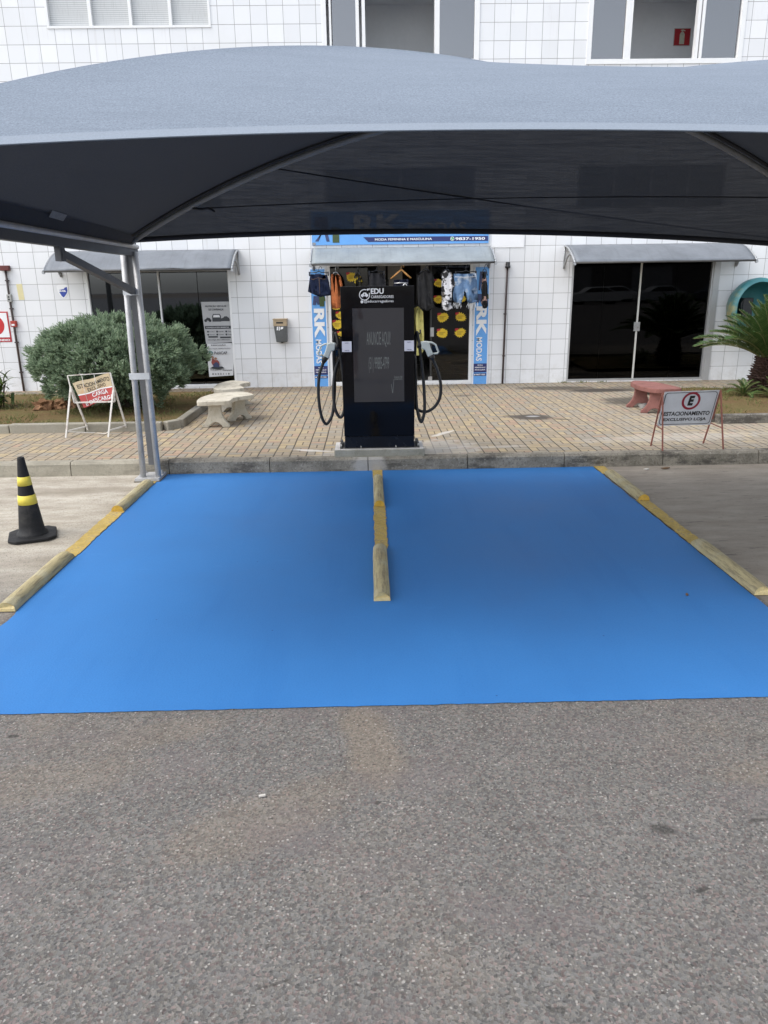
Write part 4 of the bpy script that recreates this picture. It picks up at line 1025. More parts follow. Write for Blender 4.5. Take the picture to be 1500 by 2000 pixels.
# ------------------------------------------------------------------ wheel stops
def m_stop(name, end=False):
    t = NT(name); p = t.pos(); x, y, z = t.xyz(p)
    n = t.noise(t.scale(p, (2.5, .5, 2.5)), 9., 6., .7); s_ = t.noise(t.scale(p, (9., .7, 9.)), 7., 5., .7); f = t.noise(p, 120., 3., .7)
    c = t.mixc(t.ramp(n, .3, .7), (.31, .262, .15), (.46, .395, .225))
    c = t.mixc(t.mul(t.smooth(s_, .47, .62), .6), c, (.155, .13, .09))
    c = t.mixc(t.mul(t.smooth(t.noise(p, 5., 4., .6), .5, .65), .5), c, (.42, .39, .28))
    c = t.mixc(t.mul(t.smooth(f, .55, .75), .5), c, (.06, .053, .036))
    t.bump(t.add(s_, t.mul(f, .5)), .5, .006)
    return t.done(c, .85, spec=.2)
M_STOP = m_stop("worn_yellow_half_log_concrete")
M_STOPE = m_yellow("yellow_stop_end", (.58, .36, .055), .6); M_STOPE2 = m_yellow("pale_yellow_stop_end", (.62, .50, .25), .35)
def wheel_stop(x, y0, y1, label, w, h, em, chip=0.):
    a = thing("wheel_stop", (x, (y0 + y1) / 2, 0), label, "wheel stop", "worn yellow half round wheel stops between the bays")
    n, m = 26, 12; pts = []; b = MB()
    for i in range(n + 1):
        t = i / n; y = y0 + (y1 - y0) * t; e = min(1., (1 - t) / .05) if t > .95 else 1.
        e = .55 + .45 * math.sqrt(max(0, e)); nb = .002 * mnoise.noise(Vector((x * 3, y * 5, 1)))
        for k in range(m + 1):
            an = math.pi * k / m; rr = 1 + .022 * mnoise.noise(Vector((math.cos(an) * 2, y * 7, x * 3)))
            cx = math.cos(an); dd = 0
            if i < 2 and chip and .35 < an < 1.3: dd = chip * (2 - i) / 2 * (.47 - abs(an - .82)) * 1.2
            pts.append((x + nb + cx * w / 2 * rr * (.93 + .07 * e), y + dd * .06, .006 + max(0, math.sin(an)) ** .85 * h * rr * e * (1 - dd)))
    W = m + 1
    b.mesh(pts, [(i * W + k, i * W + k + 1, (i + 1) * W + k + 1, (i + 1) * W + k) for i in range(n) for k in range(m)], sm=True)
    b.poly([pts[n * W + k] for k in range(m + 1)]); b.build("body", M_STOP, a)
    b = MB(); b.poly([(p[0], p[1] - .001, p[2]) for p in reversed(pts[:W])]); b.build("painted_end", em, a)
wheel_stop(-2.145, 6.02, 6.95, "half round wheel stop on the left line, nearer the canopy post", .105, .055, M_STOPE)
wheel_stop(-2.150, 4.02, 4.94, "half round wheel stop on the left line, front one by the cone", .108, .056, M_STOPE2, .5)
wheel_stop(.062, 6.03, 6.99, "half round wheel stop on the centre line, close to the charging station", .092, .055, M_STOPE)
wheel_stop(.050, 4.06, 4.98, "half round wheel stop on the centre line, front one with chipped end", .100, .056, M_STOPE2, .8)
wheel_stop(2.330, 6.06, 7.02, "half round wheel stop on the right line, close to the kerb", .10, .055, M_STOPE)
wheel_stop(2.318, 4.03, 4.95, "half round wheel stop on the right line, front one at the picture edge", .105, .056, M_STOPE2, .4)

# ------------------------------------------------------------------ traffic cone
M_CONE = pm("black_cone_rubber", (.013, .013, .014), .6, .3, 10., spec=.25, dirt=(.06, .056, .05), dirt_amt=.5, dsc=6., bump=.3, bsc=50)
M_CBAND = pm("yellow_reflective_band", (.66, .54, .08), .5, .08, spec=.3)
a = thing("traffic_cone", (-2.59, 5.40, .005), "black traffic cone with two yellow bands on the concrete left of the bay", "traffic cone")
cx, cy = -2.59, 5.41
prof = lambda z: .092 - .068 * min(1, max(0, (z - .06) / .56))
b = MB(); b.lathe((cx, cy, 0), [(.112, .03), (.108, .046), (.0935, .054)] + [(prof(z), z) for z in (.10, .2, .3, .4, .5, .58)] + [(.025, .615), (.022, .623), (.013, .623), (.012, .58)], 28); b.build("cone_body", M_CONE, a)
b = MB(); pts = []
hw, c_ = .168, .055
base = [(-hw + c_, -hw), (hw - c_, -hw), (hw, -hw + c_), (hw, hw - c_), (hw - c_, hw), (-hw + c_, hw), (-hw, hw - c_), (-hw, -hw + c_)]
an = R(22); base = [(cx + u * math.cos(an) - v * math.sin(an), cy + u * math.sin(an) + v * math.cos(an)) for u, v in base]
b.prism([(u, v, .006) for u, v in base], (0, 0, .024)); b.build("base", M_CONE, a, bevel=.007)
for z0, z1 in ((.412, .478), (.268, .338)):
    b = MB(); b.lathe((cx, cy, 0), [(prof(z0) + .0005, z0), (prof(z0) + .0025, z0), (prof(z1) + .0025, z1), (prof(z1) + .0005, z1)], 28); b.build("band", M_CBAND, a)

# ------------------------------------------------------------------ easel signs
M_WTUBE = pm("chipped_white_tube", (.66, .63, .58), .5, .1, dirt=(.28, .16, .09), dirt_amt=.7, dsc=9.)
a = thing("easel_sign", (-3.28, 8.85, ZS), "rusty white easel with torn cream and red loading sign on the left pavement", "easel sign")
LF, RF, LB, RB = (-3.585, 8.67, ZS), (-3.088, 8.665, ZS), (-3.44, 9.02, ZS), (-2.975, 9.03, ZS)
LA, RA = (-3.50, 8.80, .715), (-3.0, 8.80, .715)
for s, e in ((LF, LA), (RF, RA), (LB, LA), (RB, RA)):
    b = MB(); b.bar(s, e, .018); b.build("leg", M_WTUBE, a)
lerp = lambda p, q, t: tuple(u + (v - u) * t for u, v in zip(p, q))
b = MB(); b.bar(lerp(LF, LA, .13), lerp(LB, LA, .13), .014); b.bar(lerp(RF, RA, .13), lerp(RB, RA, .13), .014)
b.tube([lerp(LF, LA, .12), (-3.38, 8.8, .17), (-3.25, 8.85, .15), (-3.16, 8.8, .155), lerp(RF, RA, .12)], .004, 5); b.build("brace", M_WTUBE, a)
PT = [(-3.515, 8.79, .845), (-3.018, 8.79, .87), (-3.005, 8.79, .535), (-3.478, 8.79, .53)]
b = MB()
b.bar(PT[0], PT[1], .009); b.bar(PT[1], (-3.0, 8.79, .72), .016); b.bar((-3.0, 8.79, .72), PT[2], .016); b.bar(PT[2], PT[3], .016); b.bar(PT[3], (-3.5, 8.79, .72), .016); b.bar((-3.5, 8.79, .72), PT[0], .012)
for u in (.33, .62): b.tube([lerp(PT[0], PT[1], u), (PT[0][0] + (PT[1][0] - PT[0][0]) * u + .01, 8.787, .70), lerp(PT[3], PT[2], u)], .003, 5)
b.build("panel_frame", M_WTUBE, a)
M_CREAM = pm("faded_cream_banner", (.62, .50, .32), .7, .12, 8., dirt=(.62, .30, .12), dirt_amt=.55, dsc=7.)
M_REDB = pm("faded_red_banner", (.44, .065, .06), .6, .15, 9.)
y = 8.81
uv = lambda u, v, d=0.: tuple((1 - v) * ((1 - u) * p0 + u * p1) + v * ((1 - u) * p3 + u * p2) for p0, p1, p2, p3 in zip((-3.478, y, .752), (-3.04, y, .862), (-3.0, y, .575), (-3.375, y, .472)))
def bent(u, v, d=0.):
    p = uv(u, v); return (p[0], p[1] + .025 * math.sin(u * 3.1) - .02 * v * (1 - u) - d, p[2] + .006 * math.sin(u * 9 + v * 4))
def patch(v0, v1, d=0., u0=0., u1=1., n=14):
    b = MB()
    for i in range(n):
        p, q = u0 + (u1 - u0) * i / n, u0 + (u1 - u0) * (i + 1) / n
        b.poly([bent(p, v1, d), bent(q, v1, d), bent(q, v0, d), bent(p, v0, d)])
    return b
patch(0, .52).build("cream_panel", M_CREAM, a, solid=.004)
patch(.52, 1.).build("red_panel", M_REDB, a, solid=.004)
patch(.49, .535, .003).build("divider", M_WHITE, a)
def bent_text(b, txt, u0, u1, v0, v1, bold):
    vs, fs = text2d(txt, bold, 0.)
    x0 = min(v[0] for v in vs); x1 = max(v[0] for v in vs); y0 = min(v[1] for v in vs); y1 = max(v[1] for v in vs)
    b.mesh([bent(u0 + (u1 - u0) * (q[0] - x0) / (x1 - x0), v1 + (v0 - v1) * (q[1] - y0) / (y1 - y0), .005) for q in vs], fs)
b = MB(); bent_text(b, "ESTACIONAMENTO", .07, .97, .12, .28, .012); bent_text(b, "EXCLUSIVO", .30, .82, .32, .46, .012); b.build("black_lettering", M_BLK, a)
b = MB(); bent_text(b, "CARGA", .36, .83, .56, .73, .02); bent_text(b, "E DESCARGA", .10, .96, .80, .96, .02); b.build("white_lettering", M_WHITE, a)

M_RTUBE = pm("rusty_red_tube", (.21, .075, .055), .6, .25, 12., dirt=(.10, .035, .02), dirt_amt=.6, dsc=10.)
a = thing("easel_sign", (3.3, 7.55, ZS), "white exclusive parking easel sign with red ringed letter on the right pavement", "easel sign")
LA, RA = (2.988, 7.53, .722), (3.592, 7.55, .728)
LF, RF, LB, RB = (2.994, 7.405, ZS), (3.634, 7.43, ZS), (2.966, 7.66, ZS), (3.56, 7.74, ZS)
for s, e in ((LF, LA), (RF, RA), (LB, LA), (RB, RA)):
    b = MB(); b.bar(s, e, .013); b.build("leg", M_RTUBE, a)
b = MB(); b.bar(lerp(LF, LA, .36), lerp(LB, LA, .40), .009); b.bar(lerp(RF, RA, .36), lerp(RB, RA, .40), .009); b.build("brace", M_RTUBE, a)
q = [(3.012, 7.535, .722), (3.580, 7.545, .730), (3.556, 7.625, .358), (2.992, 7.605, .358)]
pq = lambda u, v, d=0.: tuple((1 - v) * ((1 - u) * p3 + u * p2) + v * ((1 - u) * p0 + u * p1) - (d if i == 1 else 0) for i, (p0, p1, p2, p3) in enumerate(zip(*q)))
b = MB(); b.prism([pq(0, 0), pq(1, 0), pq(1, 1), pq(0, 1)], (0, .004, 0)); b.build("panel", pm("white_sign_sheet", (.56, .575, .61), .4, .05), a)
W_, H_ = .56, .37
b = MB()
def rr(cx, cy, hw, hh, r, n=5):
    out = []
    for k, (sx, sy) in enumerate(((1, 1), (-1, 1), (-1, -1), (1, -1))):
        for i in range(n + 1):
            t = math.pi / 2 * (k + i / n); out.append((cx + sx * (hw - r) + r * math.cos(t), cy + sy * (hh - r) + r * math.sin(t)))
    return out
o1, o2 = rr(W_ / 2, H_ / 2, W_ / 2 - .012, H_ / 2 - .012, .03), rr(W_ / 2, H_ / 2, W_ / 2 - .018, H_ / 2 - .018, .026)
P3 = lambda p, d: pq(p[0] / W_, p[1] / H_, d)
for i in range(len(o1)):
    j = (i + 1) % len(o1); b.poly([P3(o1[j], .002), P3(o1[i], .002), P3(o2[i], .002), P3(o2[j], .002)][::-1])
def ptext(b, t_, x, yy, w, h, bold, shear=0.):
    vs, fs = text2d(t_, bold, shear)
    x0 = min(v[0] for v in vs); x1 = max(v[0] for v in vs); y0 = min(v[1] for v in vs); y1 = max(v[1] for v in vs)
    b.mesh([P3((x + (v[0] - x0) / (x1 - x0) * w, yy + (v[1] - y0) / (y1 - y0) * h), .003) for v in vs], fs)
ptext(b, "E", .262, .215, .062, .105, .06, .12); ptext(b, "ESTACIONAMENTO", .040, .108, .480, .045, .03); ptext(b, "EXCLUSIVO LOJA", .05, .042, .45, .042, .03)
b.build("black_lettering", M_BLK, a)
b = MB(); n = 36
for k in range(n):
    p, q2 = 2 * math.pi * k / n, 2 * math.pi * (k + 1) / n
    b.poly([P3((.292 + r_ * math.cos(t_), .265 + r_ * math.sin(t_)), .0025) for r_, t_ in ((.072, p), (.095, p), (.095, q2), (.072, q2))])
b.build("red_ring", pm("dark_red_sign_ring", (.25, .012, .03), .4, .05), a)
b = MB(); b.bar((3.590, 7.548, .728), (3.572, 7.61, .42), .012); b.build("edge_bar", M_RTUBE, a)

# ------------------------------------------------------------------ benches
M_BEN = m_conc("weathered_cream_concrete", (.40, .36, .28), (.58, .54, .45), (.17, .15, .115), .5, 6.)
M_BENR = m_conc("red_painted_concrete", (.20, .088, .075), (.28, .128, .11), (.12, .06, .052), .4, 6.)
def bench(label, top, z1, th, mat, legs):
    cx = sum(p[0] for p in top) / len(top); cy = sum(p[1] for p in top) / len(top)
    a = thing("concrete_bench", (cx, cy, ZS), label, "bench", "curved concrete benches on the pavement")
    cu = crv([(x, y, 0) for x, y in top + top[:1]], 3)[:-1]
    b = MB(); b.prism([(p.x, p.y, z1) for p in cu], (0, 0, -th)); b.build("seat", mat, a, bevel=.008)
    for (lx, ly, ang, w) in legs:
        h = z1 - th - ZS + .004
        half = [(w * .24, 1.), (w * .22, .8), (w * .235, .6), (w * .29, .4), (w * .38, .22), (w * .47, .12), (w * .5, .04), (w * .48, 0), (w * .25, 0), (w * .21, .09), (w * .11, .2), (0, .235)]
        pr = half + [(-u, v) for u, v in reversed(half[:-1])]
        c, s = math.cos(ang), math.sin(ang); tk = .04
        b = MB(); b.prism([(lx + c * u - s * -tk, ly + s * u + c * -tk, ZS + v * h) for u, v in pr], (-s * 2 * tk, c * 2 * tk, 0)); b.build("leg", mat, a, bevel=.008)
    return a
bench("cream curved concrete bench nearest the kerb, beside the juniper bed", [(-2.141, 9.20), (-2.156, 9.444), (-2.091, 9.76), (-1.953, 9.914), (-1.793, 9.969), (-1.66, 9.95), (-1.517, 9.717), (-1.536, 9.625), (-1.651, 9.522), (-1.723, 9.373), (-1.736, 9.157), (-1.928, 9.115), (-2.10, 9.10)], .470, .055, M_BEN, [(-1.93, 9.23, .03, .345), (-1.72, 9.72, .75, .34)])
bench("cream curved concrete bench behind the nearer one, close to the left window", [(-2.181, 10.433), (-2.201, 10.887), (-2.083, 11.224), (-1.923, 11.185), (-1.752, 11.009), (-1.835, 10.87), (-1.85, 10.669), (-1.742, 10.379), (-1.892, 10.264), (-2.082, 10.234), (-2.161, 10.35)], .470, .06, M_BEN, [(-1.97, 10.42, .1, .34), (-1.93, 10.98, .7, .34)])
bench("red painted concrete bench behind the white easel sign", [(3.63, 10.314), (3.723, 10.457), (3.885, 10.396), (3.999, 10.116), (4.067, 9.681), (4.011, 9.587), (3.799, 9.547), (3.678, 9.628), (3.599, 9.913)], .470, .06, M_BENR, [(3.765, 9.70, -.35, .36), (3.74, 10.2, -.2, .36)])
a = MB(); 
def rock(b, c, r, seed, sz=(1, 1, .6), rough=.1, sm=True):
    bm = bmesh.new(); bmesh.ops.create_icosphere(bm, subdivisions=3, radius=1)
    for v in bm.verts:
        k = 1 + .28 * mnoise.noise(v.co * 1.3 + Vector((seed, 0, 0))) + rough * mnoise.noise(v.co * 3.3 + Vector((seed, 3, 0)))
        v.co = Vector((c[0] + v.co.x * k * r * sz[0], c[1] + v.co.y * k * r * sz[1], c[2] + v.co.z * k * r * sz[2]))
    b.mesh([v.co.copy() for v in bm.verts], [tuple(v.index for v in f.verts) for f in bm.faces], sm=sm); bm.free()
b = MB(); rock(b, (3.78, 10.13, ZS + .02), .075, 3); tag(b.build("stone", m_conc("grey_stone", (.25, .24, .225), (.36, .34, .32))), "rounded grey stone under the red bench", "stone")
M_CLAY = m_conc("broken_brown_clay", (.17, .085, .045), (.30, .17, .09), (.05, .03, .02), .7, 9.)
for (x, y, r_, sd, sz, lab) in ((-4.60, 10.52, .13, 1, (1.1, .8, .75), "left lump of brown clay with a hollow face on the grass"), (-4.36, 10.56, .12, 5, (1., .8, .75), "middle lump of broken brown clay on the grass"), (-4.13, 10.62, .13, 9, (1.2, .9, .6), "flatter right lump of broken brown clay on the grass near the bush")):
    b = MB(); rock(b, (x, y, ZS + .10), r_, sd, sz, .55, False); tag(b.build("clay_lump", M_CLAY), lab, "clay lump", "broken clay lumps on the left bed")

# ------------------------------------------------------------------ telephone hood
def m_hood():
    t = NT("faded_teal_fibreglass"); p = t.pos(); x, y, z = t.xyz(p)
    n = t.noise(p, 5., 5., .65)
    c = t.mixc(t.ramp(n, .3, .7), (.035, .155, .17), (.055, .22, .235))
    k = t.smooth(t.add(t.mul(t.sub(6.17, x), 1.6), t.mul(t.sub(n, .5), .9)), .12, .38)
    c = t.mixc(k, c, (.30, .27, .12))
    return t.done(c, .45)
M_HOOD = m_hood()
a = thing("telephone_hood", (6.42, YW, 1.0), "teal egg shaped public telephone hood on the wall behind the cycad", "phone booth")
b = MB(); prof = [(.372, -.50), (.425, -.47), (.432, -.40), (.42, -.25), (.37, -.10), (.26, -.02), (.0, .0)]
b.lathe((6.42, YW - .02, 1.36), [(r_, -h) for r_, h in prof], 36, axis='Y', sy=1.12)
b.lathe((6.42, YW - .02, 1.36), [(r_ * .86, -h * .94 + .015) for r_, h in [(.43, -.51), (.43, -.40), (.40, -.25), (.34, -.12), (.22, -.06), (0, -.05)]][::-1], 36, axis='Y', sy=1.12)
b.build("hood", M_HOOD, a)
b = MB(); b.box(6.27, 6.45, YW - .24, YW - .05, 1.18, 1.52); b.build("telephone", pm("dark_phone_case", (.02, .022, .025), .4, .2), a, bevel=.015)
b = MB(); b.tube([(6.25, YW - .27, 1.50), (6.22, YW - .29, 1.44), (6.22, YW - .29, 1.34), (6.25, YW - .27, 1.28)], .018, 8); b.build("handset", M_BLK, a)
b = MB(); b.prism([(6.33, YW - .45, .98), (6.51, YW - .45, .98), (6.55, YW - .45, .90), (6.29, YW - .45, .90)], (0, .43, 0)); b.build("bracket", M_HOOD, a)

# ------------------------------------------------------------------ shade canopy
F = {'xr': 4.6022, 'Yf': 2.8264, 'zfl': 2.2305, 'zfr': 2.0669, 'za': 2.9356, 'pF': 2.7771, 'pB': 2.0683, 'cF': 0.2158, 'eF': 0.1846, 'sF': -0.092, 'zbr': 2.0356, 'cx': 1.2365, 'Ym': 4.9023, 'cB': 0.3611, 'eB': 0.102, 'pR': 1.6749, 'bL': 0.0183, 'bR': -0.033, 'mL': -0.0385, 'sL': -0.0019, 'gF': 0.788, 'zbl': 2.2232}
CB = {'BL': (-2.13, 7.05, F['zbl']), 'BR': (F['xr'], 7.05, F['zbr']), 'FL': (-2.13, F['Yf'], F['zfl']), 'FR': (F['xr'], F['Yf'], F['zfr'])}
APX = (F['cx'], F['Ym'], F['za'])
PW = {'BL': F['pB'], 'BR': F['pR'], 'FL': F['pF'], 'FR': F['pF']}; BU = {'BL': 0, 'BR': 0, 'FL': F['bL'], 'FR': F['bR']}; SK = {'BL': 0, 'BR': 0, 'FL': F['mL'], 'FR': F['mL']}
def half(c, s):
    """hoop from canopy corner c (s = 0) up to the crown (s = 1)"""
    p = CB[c]; z = p[2] + (APX[2] - p[2]) * (1 - (1 - s) ** PW[c]) + BU[c] * 4 * s * (1 - s) + SK[c] * s * (1 - s) * (1 - 2 * s) * 4
    return Vector((p[0] + (APX[0] - p[0]) * s, p[1] + (APX[1] - p[1]) * s, z))
def sec(c1, c2, s, u):
    p = half(c1, s).lerp(half(c2, s), u); w = 4 * u * (1 - u)
    if c1 == 'FL' and c2 == 'FR': p.y += F['cF'] * w * (1 - s) ** 2; p.z += w * F['eF'] * (1 - s) ** 2 + w ** F['gF'] * F['sF'] * 4 * s * (1 - s)
    elif c1 == 'BR': p.y -= F['cB'] * w * (1 - s) ** 2; p.z += w * F['eB'] * (1 - s) ** 2
    elif c1 == 'BL': p.z += F['sL'] * w * 4 * s * (1 - s)
    return p
def m_shade():
    """knitted shade cloth: silver grey outside, near black inside, a little light through the knit"""
    t = NT("shade_cloth"); p = t.pos()
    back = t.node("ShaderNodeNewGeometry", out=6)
    f = t.noise(t.scale(p, (.45, 1., 1.)), 210., 3., .7); n = t.noise(t.scale(p, (.25, 1., 2.2)), 7., 5., .65)
    ln = t.noise(t.scale(p, (.06, 1., 1.)), 55., 3., .6)
    gr = t.noise(t.scale(p, (.7, 1., 1.)), 190., 2., .8)
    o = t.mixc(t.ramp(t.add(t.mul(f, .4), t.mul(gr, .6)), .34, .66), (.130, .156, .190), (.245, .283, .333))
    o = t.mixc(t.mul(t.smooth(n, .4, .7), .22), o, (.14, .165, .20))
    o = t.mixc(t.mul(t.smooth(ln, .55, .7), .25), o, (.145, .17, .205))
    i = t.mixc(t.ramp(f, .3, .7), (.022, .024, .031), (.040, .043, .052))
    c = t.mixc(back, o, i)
    t.bump(t.add(f, t.mul(ln, .5)), .25, .004)
    t.done(c, .8, spec=.15)
    tl = t.t.nodes.new("ShaderNodeBsdfTranslucent"); t.put(tl.inputs[0], (.40, .44, .50)); m0 = t.t.nodes.new("ShaderNodeMixShader"); m0.inputs[0].default_value = .012
    t.t.links.new(t.bs.outputs[0], m0.inputs[1]); t.t.links.new(tl.outputs[0], m0.inputs[2])
    # the knit's holes close up at a slanting view, as in any thick mesh
    open_ = t.smooth(t.sub(1., t.node("ShaderNodeLayerWeight", {"Blend": .5}, out=1)), .16, .5)
    tr = t.t.nodes.new("ShaderNodeBsdfTransparent"); t.put(tr.inputs[0], (1, 1, 1))
    mx = t.t.nodes.new("ShaderNodeMixShader"); t.put(mx.inputs[0], t.mul(open_, t.ramp(t.add(t.mul(f, .5), t.mul(ln, .5)), .40, .60, .005, .026)))
    t.t.links.new(m0.outputs[0], mx.inputs[1]); t.t.links.new(tr.outputs[0], mx.inputs[2]); t.t.links.new(mx.outputs[0], t.out.inputs[0])
    return t.m
M_SHADE = m_shade()
M_HEM = pm("shade_cloth_hem", (.205, .238, .28), .85, .1, 150.)
M_GALV = pm("galvanised_steel", (.42, .42, .42), .42, .14, 9., metal=.15, dirt=(.20, .19, .18), dirt_amt=.4, dsc=5.)
M_GDARK = pm("dull_steel_channel", (.072, .073, .076), .5, .14, 6., metal=.1)
M_ARCH = pm("grey_arch_tube", (.19, .19, .18), .5, .12, 9.)
M_BLKROPE = pm("black_rope", (.010, .010, .012), .7, .2)
cn = thing("shade_canopy", (-2.13, 7.1, 0), "arched grey shade cloth canopy on galvanised posts over the blue bays", "canopy")
b = MB(); nS, nU = 34, 64
for c1, c2 in (('FL', 'FR'), ('FR', 'BR'), ('BR', 'BL'), ('BL', 'FL')):
    pts = [sec(c1, c2, i / nS, k / nU) for i in range(nS + 1) for k in range(nU + 1)]; W = nU + 1
    b.mesh(pts, [(i * W + k, i * W + k + 1, (i + 1) * W + k + 1, (i + 1) * W + k) for i in range(nS) for k in range(nU)], sm=True)
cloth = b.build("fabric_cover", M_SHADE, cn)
# hem along the front edge and dark hem along the back edge
b = MB(); n = 90
for c1, c2, s1 in (('FL', 'FR', .024),):
    for k in range(n):
        q4 = []
        for s, uu in ((0, k / n), (0, (k + 1) / n), (s1, (k + 1) / n), (s1, k / n)):
            p = sec(c1, c2, s, uu); q4.append(p + Vector((0, -.004, .003)))
        b.poly(q4)
b.build("front_hem", M_HEM, cn, solid=.004)
b = MB(); b.tube([sec('BR', 'BL', .0, k / n) + Vector((0, 0, -.012)) for k in range(n + 1)], .022, 8); b.build("back_hem", pm("dark_hem", (.02, .021, .025), .8), cn)
for c in ('BL', 'BR', 'FL', 'FR'):
    b = MB(); b.tube([half(c, .008 + .992 * i / 30) + Vector((0, 0, -.046)) for i in range(31)], .022, 10); b.build("arch_tube", M_ARCH, cn)
    if c[0] == 'B': b = MB(); b.tube([half(c, .03 + .95 * i / 30) + Vector((-.03 if c == 'BL' else .03, -.02, -.022)) for i in range(31)], .012, 6); b.build("arch_dark_line", M_BLKROPE, cn)  # rear arches only: thin black tube beside the arch
# posts: two round tubes in front, a channel behind, plates between
def post(x0, yb):
    for dx, zt in ((-.076, 2.14), (.072, 2.12)):
        b = MB(); b.tube([(x0 + dx - .01, yb, .03), (x0 + dx * .7 + .006, yb + .01, zt)], .0275, 14); b.build("post_tube", M_GALV, cn)
    b = MB(); X, Y = x0 - .005, yb + .165
    b.bar((X - .02, Y, .13), (X, yb + .09, 2.2), .062, .10); b.bar((X + .022, Y + .0, .13), (X + .036, yb + .09, 2.2), .012, .12); b.build("post_channel", pm("mid_grey_channel", (.17, .17, .172), .45, .12, 6.), cn)
    for u0, u1, z0, z1 in ((-.105, .085, .985, 1.045), (-.075, .07, 1.745, 1.80)): b = MB(); b.box(x0 + u0, x0 + u1, yb - .034, yb - .028, z0, z1); b.build("tie_plate", pm("bright_steel_plate", (.55, .56, .57), .35, .08, metal=.3), cn)
    b = MB(); b.box(x0 - .150, x0 + .085, yb - .075, yb + .205, .012, .036); b.build("base_plate", M_GALV, cn)
    b = MB(); b.box(x0 - .158, x0 + .093, yb - .083, yb + .213, .0, .012); b.build("grout_pad", M_EDGE, cn)
    b = MB()
    for u, v in ((-.115, .02), (.065, .12), (-.115, .17)): b.lathe((x0 + u, yb + v, 0), [(.018, .036), (.018, .052), (.008, .052), (.008, .075), (0, .075)], 8, sm=False)
    b.build("anchor_bolt", M_GALV, cn)
def arm(x0, s=1):
    b = MB(); yb, yf = 7.24, F['Yf'] - .03
    b.box(x0 - .03, x0 + .03, yf, yb, 2.085, 2.165); b.build("beam", M_GDARK, cn)
    b = MB(); b.tube([(x0 + .040 * s, yf, 2.168), (x0 + .040 * s, yb - .05, 2.163)], .020, 10); b.build("top_rail", M_GALV, cn)
    b = MB(); b.box(x0 - .02, x0 + .02, 5.44, 5.53, 1.99, 2.085); b.bar((x0, 5.47, 2.045), (x0, 7.09, 1.775), .045, .055); b.build("strut", M_GDARK, cn)
    # cloth valance hanging inside, along the beam
    b = MB(); n = 40
    for k in range(n):
        p, q_ = [F['Yf'] + .05 + (7.0 - F['Yf'] - .05) * t_ / n for t_ in (k, k + 1)]
        za, zb = [2.225 + .07 * math.sin(math.pi * (y - F['Yf']) / 4.3) for y in (p, q_)]
        b.poly([(x0 + .045 * s, p, 2.178), (x0 + .045 * s, q_, 2.178), (x0 + .10 * s, q_, zb), (x0 + .10 * s, p, za)])
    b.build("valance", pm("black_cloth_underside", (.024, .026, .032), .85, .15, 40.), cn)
post(-2.15, 7.10); arm(-2.13)
post(F['xr'] + .02, 7.10); arm(F['xr'], -1)
b = MB(); b.poly([(-2.028, 5.35, 2.240), (-2.028, 5.12, 2.246), (-2.0, 5.12, 2.285), (-2.0, 5.36, 2.278)]); b.build("maker_tag", pm("grey_cloth_tag", (.16, .165, .17), .7, .2, 40.), cn, solid=.002)
def rope(p, q_, sag): return [Vector(p).lerp(Vector(q_), i / 24) + Vector((0, 0, -sag * 4 * (i / 24) * (1 - i / 24))) for i in range(25)]
b = MB(); b.tube(rope((-.72, 6.16, 2.665), (F['xr'] - .1, 7.0, 2.06), .03), .006, 6); b.build("tension_rope", M_BLKROPE, cn)
b = MB(); b.tube(rope((-1.45, 6.62, 2.425), (4.0, 5.9, 2.36), -.05), .005, 6)
b.tube([(-1.43, 6.60, 2.43), (-1.36, 6.58, 2.418), (-1.30, 6.60, 2.428), (-1.25, 6.58, 2.40)], .010, 6); b.build("tension_rope", M_BLKROPE, cn)
b = MB(); 
for k in range(14):
    t_ = k / 14; b.tube([sec('BL', 'FL', .012, t_) + Vector((0, 0, -.0)), Vector((-2.115, sec('BL', 'FL', 0, t_).y, 2.19))], .004, 5)
b.build("lacing", M_BLKROPE, cn)

# ------------------------------------------------------------------ plants
M_JUN = m_leaf("juniper_needles", [(.12, .17, .11), (.24, .32, .20), (.42, .50, .34)], .7, tr=.5)
M_BARK = pm("grey_brown_bark", (.07, .055, .042), .9, .3, 10., bump=.6, bsc=30)
a = thing("juniper_bush", (-3.4, 10.65, ZS), "wide spreading juniper bush growing in the left bed", "bush")
rg = random.Random(11)
b = MB()
for k in range(7):
    an = k * .9; x, y = -3.4 + .05 * math.cos(an), 10.65 + .05 * math.sin(an)
    e = (-3.4 + rg.uniform(.35, .95) * math.cos(an) * 1.0, 10.6 + rg.uniform(.3, .7) * math.sin(an), rg.uniform(.6, 1.1))
    b.tube(crv([(x, y, ZS), (x + (e[0] - x) * .35, y + (e[1] - y) * .35, .42), e], 5), [.045 - .035 * i / 10 for i in range(11)], 7)
b.build("branch", M_BARK, a)
b = MB()
C = Vector((-3.51, 10.55, .86))
def spray(o, d, L, wd):
    """feathery tip: a fan of narrow needles-sprays along one shoot"""
    d = d.normalized(); ref = Vector((rg.gauss(0, 1), rg.gauss(0, 1), rg.gauss(0, 1))); s = d.cross(ref).normalized(); u = s.cross(d)
    n = 9
    for i in range(n):
        t_ = i / n; base = o + d * (L * t_ * .75); an = rg.uniform(0, 6.28)
        side = s * math.cos(an) + u * math.sin(an)
        tip = base + (d * rg.uniform(.75, 1.1) + side * rg.uniform(.35, .75)) * (L * (.55 - .25 * t_))
        w = side.cross(d).normalized() * wd * (1 - .4 * t_)
        m = base.lerp(tip, .45)
        b.poly([base - w * .4, m - w, tip, m + w], 0)
